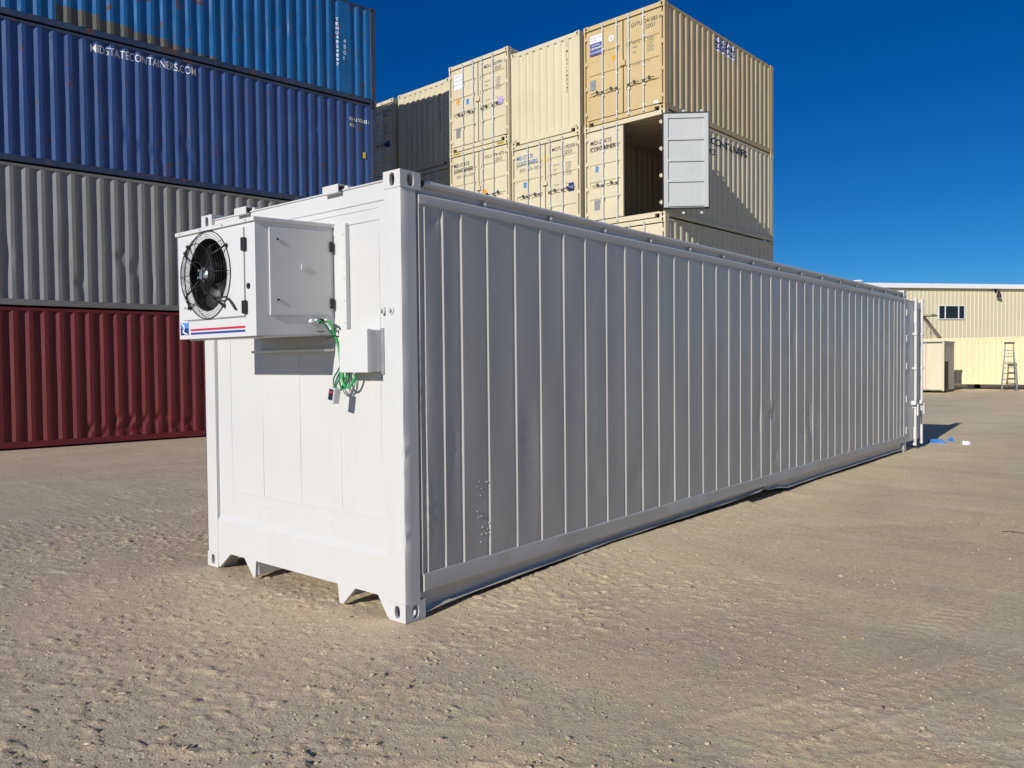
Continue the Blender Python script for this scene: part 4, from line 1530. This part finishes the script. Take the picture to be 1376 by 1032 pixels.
cable([(-.555, -.05, 1.63), (-.56, -.065, 1.56), (-.52, -.07, 1.505), (-.485, -.06, 1.54), (-.47, -.05, 1.612)], .006, M['cable'])
cable([(-.545, -.05, 1.62), (-.52, -.06, 1.54), (-.50, -.06, 1.51), (-.49, -.05, 1.56), (-.505, -.045, 1.615)], .005, M['cable_lt'])
m_ = MB()
m_.tube([Vector(p) - kl for p in ((-.615, -.08, 1.86), (-.59, -.075, 1.865), (-.565, -.06, 1.855))], .004, 6)
m_.tube([Vector(p) - kl for p in ((-.61, -.08, 1.86), (-.66, -.09, 1.845))], .003, 6)
m_.build('cable_tie', M['black'], CB_T)
m_ = MB()
m_.tube([Vector(p) - kl for p in ((-.65, -.10, 1.945), (-.612, -.088, 1.90))], .013, 8)
m_.build('cable_sleeve', M['st_white'], CB_T)


def controller(loc, rot, size, mats, name):
    m_ = MB()
    sx, sy, sz = size
    m_.box(-sx, sx, -sy, sy, -sz, sz)
    o = m_.build(name, mats[0], CB_T, bevel=.006)
    o.location = Vector(loc) - kl
    o.rotation_euler = rot
    if len(mats) > 1:
        m_ = MB()
        m_.box(-sx * .75, sx * .75, -sy - .0015, -sy - .0003, -sz * .62, sz * .80)
        m_.build('display', mats[1], o)
        m_ = MB()
        m_.box(-sx * .5, sx * .5, -sy - .0025, -sy - .0016, sz * .25, sz * .55)
        m_.build('display', M['red_stripe'], o)
    return o


controller((-.535, -.128, 1.463), (R(-4), R(9), R(-4)), (.034, .026, .052), [M['white_unit'], M['display']], 'controller')

# ------------------------------------------------------------------ far yard
# pale yellow container along the back
M['yellow'] = paint('pale_yellow_paint', (0.80, 0.68, 0.41), .55, .04, .10, rust=0.12, dirtcol=(.35, .22, .1, 1))
M['yellow_side'] = M['yellow']
t, of, _ = make_container('shipping_container', 'pale yellow container raised on blocks along the back of the yard', None, L40, 2.591, M['yellow'], M['yellow'],
                          Vector((3.2, 46.2, .24)), R(90), 'corr', seed=6.0)
FARC = t
for k, xx in enumerate((-8.6, -5.0, -1.6, 2.6)):
    for yy in (46.3, 48.2):
        mb = MB()
        mb.box(-.15, .15, -.12, .12, 0, .12)
        mb.box(-.12, .12, -.15, .15, .121, .239)
        o = mb.build('support_block', M['dark'], None, bevel=.006)
        o.location = (xx, yy, 0)
        tag(o, 'dark timber support block beneath the pale yellow container', 'block', 'support blocks under the yellow container')

# warehouse
WD = Vector((math.cos(R(51)), math.sin(R(51)), 0))
WN = Vector((math.sin(R(51)), -math.cos(R(51)), 0))
WP = Vector((-9.45, 55.3, 0))
WH_rot = R(51)
BLD = thing('warehouse', 'pale ribbed metal warehouse with white eaves behind the yellow container', 'building', WP, WH_rot)
M['wall_metal'] = paint('pale_wall_sheet', (.66, .61, .43), .55, .03, .08)
mb = MB()
p_ = []
x = -24.0
while x < 30:
    p_ += [(x, 0), (x + .215, 0), (x + .24, .028), (x + .28, .028), (x + .305, 0)]
    x += .305
HWH = 6.42
mb.sweep(lambda z: [(a_, -d_, z) for a_, d_ in p_], [-.1, HWH])
mb.box(-24, 30.5, .02, 18, -.1, HWH + .05)
mb.build('wall', M['wall_metal'], BLD)
mb = MB()
mb.prism([(-.30, HWH + .0), (-.30, HWH + .30), (-.02, HWH + .33), (18, HWH + .30), (18, HWH + .10), (-.02, HWH + .06)], lambda p, q, t_: (t_, p, q), -24.2, 30.7)
mb.build('roof', M['ink_white'], BLD)
mb = MB()
mb.tube([(-4.3, .8, HWH + .3), (-4.3, .8, HWH + .5)], .25, 12)
mb.tube([(-4.3, .8, HWH + .5), (-4.3, .8, HWH + .56)], .36, 12)
mb.build('roof_vent', M['st_white'], BLD)


def wall_px(x, y):
    """point where the sight line through a photo pixel meets the warehouse wall"""
    d = _R * ((x - 688) / 1067.9) + _U * (-(y - 516) / 1067.9) + _f
    c = Vector((3.7843, -3.4241, 1.6694))
    k = (WP - c).dot(WN) / d.dot(WN)
    q = c + d * k - WP
    return q.dot(WD), q.z


wx0, wz0 = wall_px(1260, 428)
wx1, wz1 = wall_px(1296, 411.5)
wmb = MB()
fw = .06
for a_, b_ in ((wx0, wx0 + fw), (wx1 - fw, wx1), (wx0 + (wx1 - wx0) * .24, wx0 + (wx1 - wx0) * .24 + fw), (wx0 + (wx1 - wx0) * .74, wx0 + (wx1 - wx0) * .74 + fw)):
    wmb.box(a_, b_, -.09, -.029, wz0, wz1)
wmb.box(wx0 - .01, wx1 + .01, -.095, -.029, wz0 - fw, wz0 - .001)
wmb.box(wx0 - .01, wx1 + .01, -.095, -.029, wz1 + .001, wz1 + fw)
win = wmb.build('window', M['st_white'], BLD)
M['glass'] = plain('dark_window_glass', (.02, .022, .025), .1)
for f0, f1 in ((0.02, .25), (.27, .75), (.77, .98)):
    m_ = MB()
    m_.box(wx0 + (wx1 - wx0) * f0, wx0 + (wx1 - wx0) * f1, -.05, -.030, wz0, wz1)
    m_.build('pane', M['glass'], win)
lx, lz_ = wall_px(1337, 394)
LMP = thing('wall_lamp', 'dark wall lamp hooked high on the pale warehouse wall', 'lamp', WP + WD * lx + WN * .03 + Vector((0, 0, lz_)), WH_rot)
m_ = MB()
m_.box(-.08, .08, -.05, 0, .05, .40)
m_.tube([(0, -.05, .32), (0, -.22, .30), (0, -.30, .1)], .035, 8)
m_.build('bracket', M['black'], LMP)
m_ = MB()
m_.tube([(0, -.30, .12), (0, -.32, -.06), (0, -.33, -.30)], [.05, .11, .16], 12)
m_.build('lamp_shade', M['black'], LMP)

# tall cream cabinet by the open doors
CBN = thing('storage_cabinet', 'tall cream double-doored storage cabinet beyond the open white doors', 'cabinet', (-5.08, 40.1, 0))
M['cab_front'] = paint('cabinet_front_paint', (.66, .58, .42), .55, .05, .15, rust=.15)
M['cab_shaded'] = paint('cabinet_shaded_paint', (.42, .41, .37), .55, .05, .12)  # body colour darkened, the right face's shade painted in
m_ = MB()
m_.box(-2.4, -.02, .04, 2.5, .12, 2.50)
m_.box(-2.45, .02, .0, 2.54, 2.501, 2.56)
m_.build('body', M['cab_shaded'], CBN, bevel=.01)
for a_, b_ in ((-2.38, -1.62), (-1.58, -.82), (-.78, -.06)):
    m_ = MB()
    m_.box(a_, b_, .0, .039, .16, 2.44)
    m_.build('door', M['cab_front'], CBN, bevel=.008)
m_ = MB()
m_.box(-.05, .03, -.03, .039, .10, 2.50)
m_.box(-.82 + .01, -.79, -.03, .039, .10, 2.50)
m_.build('door_post', M['cab_front'], CBN)
m_ = MB()
m_.box(-1.18, -.98, -.02, -.001, 1.12, 1.38)
m_.build('lock_plate', M['st_grey'], CBN)
m_ = MB()
m_.box(-2.4, -.02, .02, .038, 2.445, 2.495)
m_.build('top_gap', M['black'], CBN)
m_ = MB()
for xx in (-2.35, -1.2, -.12):
    m_.box(xx, xx + .1, .05, 2.45, 0, .119)
m_.build('skid', M['dark'], CBN)
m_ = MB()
m_.box(-.0195, -.012, .10, 1.15, .14, 1.55)  # dark strip standing in for the shadow on the cabinet's right face
m_.build('shadow_strip', M['dark'], CBN)

# weathered tilted sheet on the yellow container's roof
SHT = thing('tilted_sheet', 'weathered rusty metal sheet propped tilted on the yellow container roof', 'metal sheet', (-6.75, 47.2, 2.83))
M['rusty'] = paint('rusty_sheet', (.40, .32, .20), .7, .15, .5, rust=1.1)
m_ = MB()
m_.prism([(0, 0), (.06, 0), (-.84, 1.30), (-.90, 1.30)], lambda p, q, t_: (p, t_, q), -.6, .6)
m_.build('sheet', M['rusty'], SHT)
m_ = MB()
m_.box(-1.25, -.25, -.65, .65, 1.301, 1.40)
m_.build('top_plate', M['rusty'], SHT)
m_ = MB()
m_.tube([(-.55, -.5, 0), (-.55, -.5, .75)], .03, 6)
m_.tube([(-.55, .5, 0), (-.55, .5, .75)], .03, 6)
m_.build('prop', M['rusty'], SHT)

# stepladder
M['alu'] = plain('blue_grey_fibreglass', (.07, .09, .11), .45, .1)
LD = thing('stepladder', 'grey blue stepladder standing in front of the yellow container', 'ladder', (-2.80, 43.5, 0), R(11))
hl, wb, wt, dp = 2.42, .33, .17, .75
for s_ in (-1, 1):
    m_ = MB()
    xb, xt = s_ * wb, s_ * wt
    m_.prism([(xb - .025, 0), (xb + .025, 0), (xt + .025, hl), (xt - .025, hl)], lambda p, q, t_: (p, t_ + (q / hl) * .45 - .45, q), 0, .075)
    m_.build('front_rail', M['alu'], LD)
    m_ = MB()
    m_.tube([(s_ * wb * .95, .65, 0), (s_ * wt, .1, hl - .08)], .022, 6)
    m_.build('rear_rail', M['alu'], LD)
for k in range(7):
    z = .30 + k * .29
    ww = wb + (wt - wb) * z / hl
    m_ = MB()
    m_.box(-ww, ww, z / hl * .45 - .45 + .0, z / hl * .45 - .45 + .09, z, z + .035)
    m_.build('step', M['handle'], LD)
m_ = MB()
for k in range(4):
    z = .4 + k * .5
    ww = wb * .95 + (wt - wb * .95) * z / hl
    m_.tube([(-ww, .65 - .55 * z / hl, z), (ww, .65 - .55 * z / hl, z)], .012, 6)
m_.build('brace', M['alu'], LD)
m_ = MB()
m_.box(-.22, .22, -.05, .16, hl - .02, hl + .07)
m_.build('top_cap', M['black'], LD, bevel=.01)


# ------------------------------------------------------------------ litter
def crumple(name, label, cat, loc, r, mat, flat, seed, n=220):
    rr = np.random.RandomState(seed)
    bm = bmesh.new()
    bmesh.ops.create_icosphere(bm, subdivisions=3, radius=1)
    for v in bm.verts:
        k = .55 + .9 * rr.rand()
        v.co = Vector((v.co.x * r[0] * k, v.co.y * r[1] * k, max(-.05, v.co.z) * flat * k))
    me = bpy.data.meshes.new(name)
    bm.to_mesh(me)
    bm.free()
    me.materials.append(mat)
    o = bpy.data.objects.new(name, me)
    COL.objects.link(o)
    o.location = (loc[0], loc[1], float(ground_z(np.array(loc[0]), np.array(loc[1]))))
    tag(o, label, cat)
    return o


M['rag_blue'] = plain('blue_plastic', (.05, .22, .62), .4)
crumple('blue_rag', 'crumpled blue plastic rag lying on the dirt by the open doors', 'rag', (.07, 14.2), (.14, .07), M['rag_blue'], .06, 1)
crumple('blue_scrap', 'small blue scrap beside the larger blue rag', 'scrap', (.22, 14.75), (.06, .05), M['rag_blue'], .06, 2)
crumple('crumpled_paper', 'small crumpled white paper alone on the dirt right of the blue rag', 'paper', (.61, 14.11), (.075, .045), M['st_white'], .06, 3)
m_ = MB()
m_.tube([(-.11, 0, .006), (-.03, .012, .012), (.04, .02, .008), (.13, .05, .012)], [.003, .004, .0035, .002], 6)
m_.tube([(-.03, .012, .012), (-.01, -.03, .018)], [.0025, .001], 6)
o = m_.build('twig', M['wood'], None)
o.location = (2.59, 5.53, float(ground_z(np.array(2.59), np.array(5.53))))
tag(o, 'dry dark twig lying on the dirt at the right edge', 'twig')
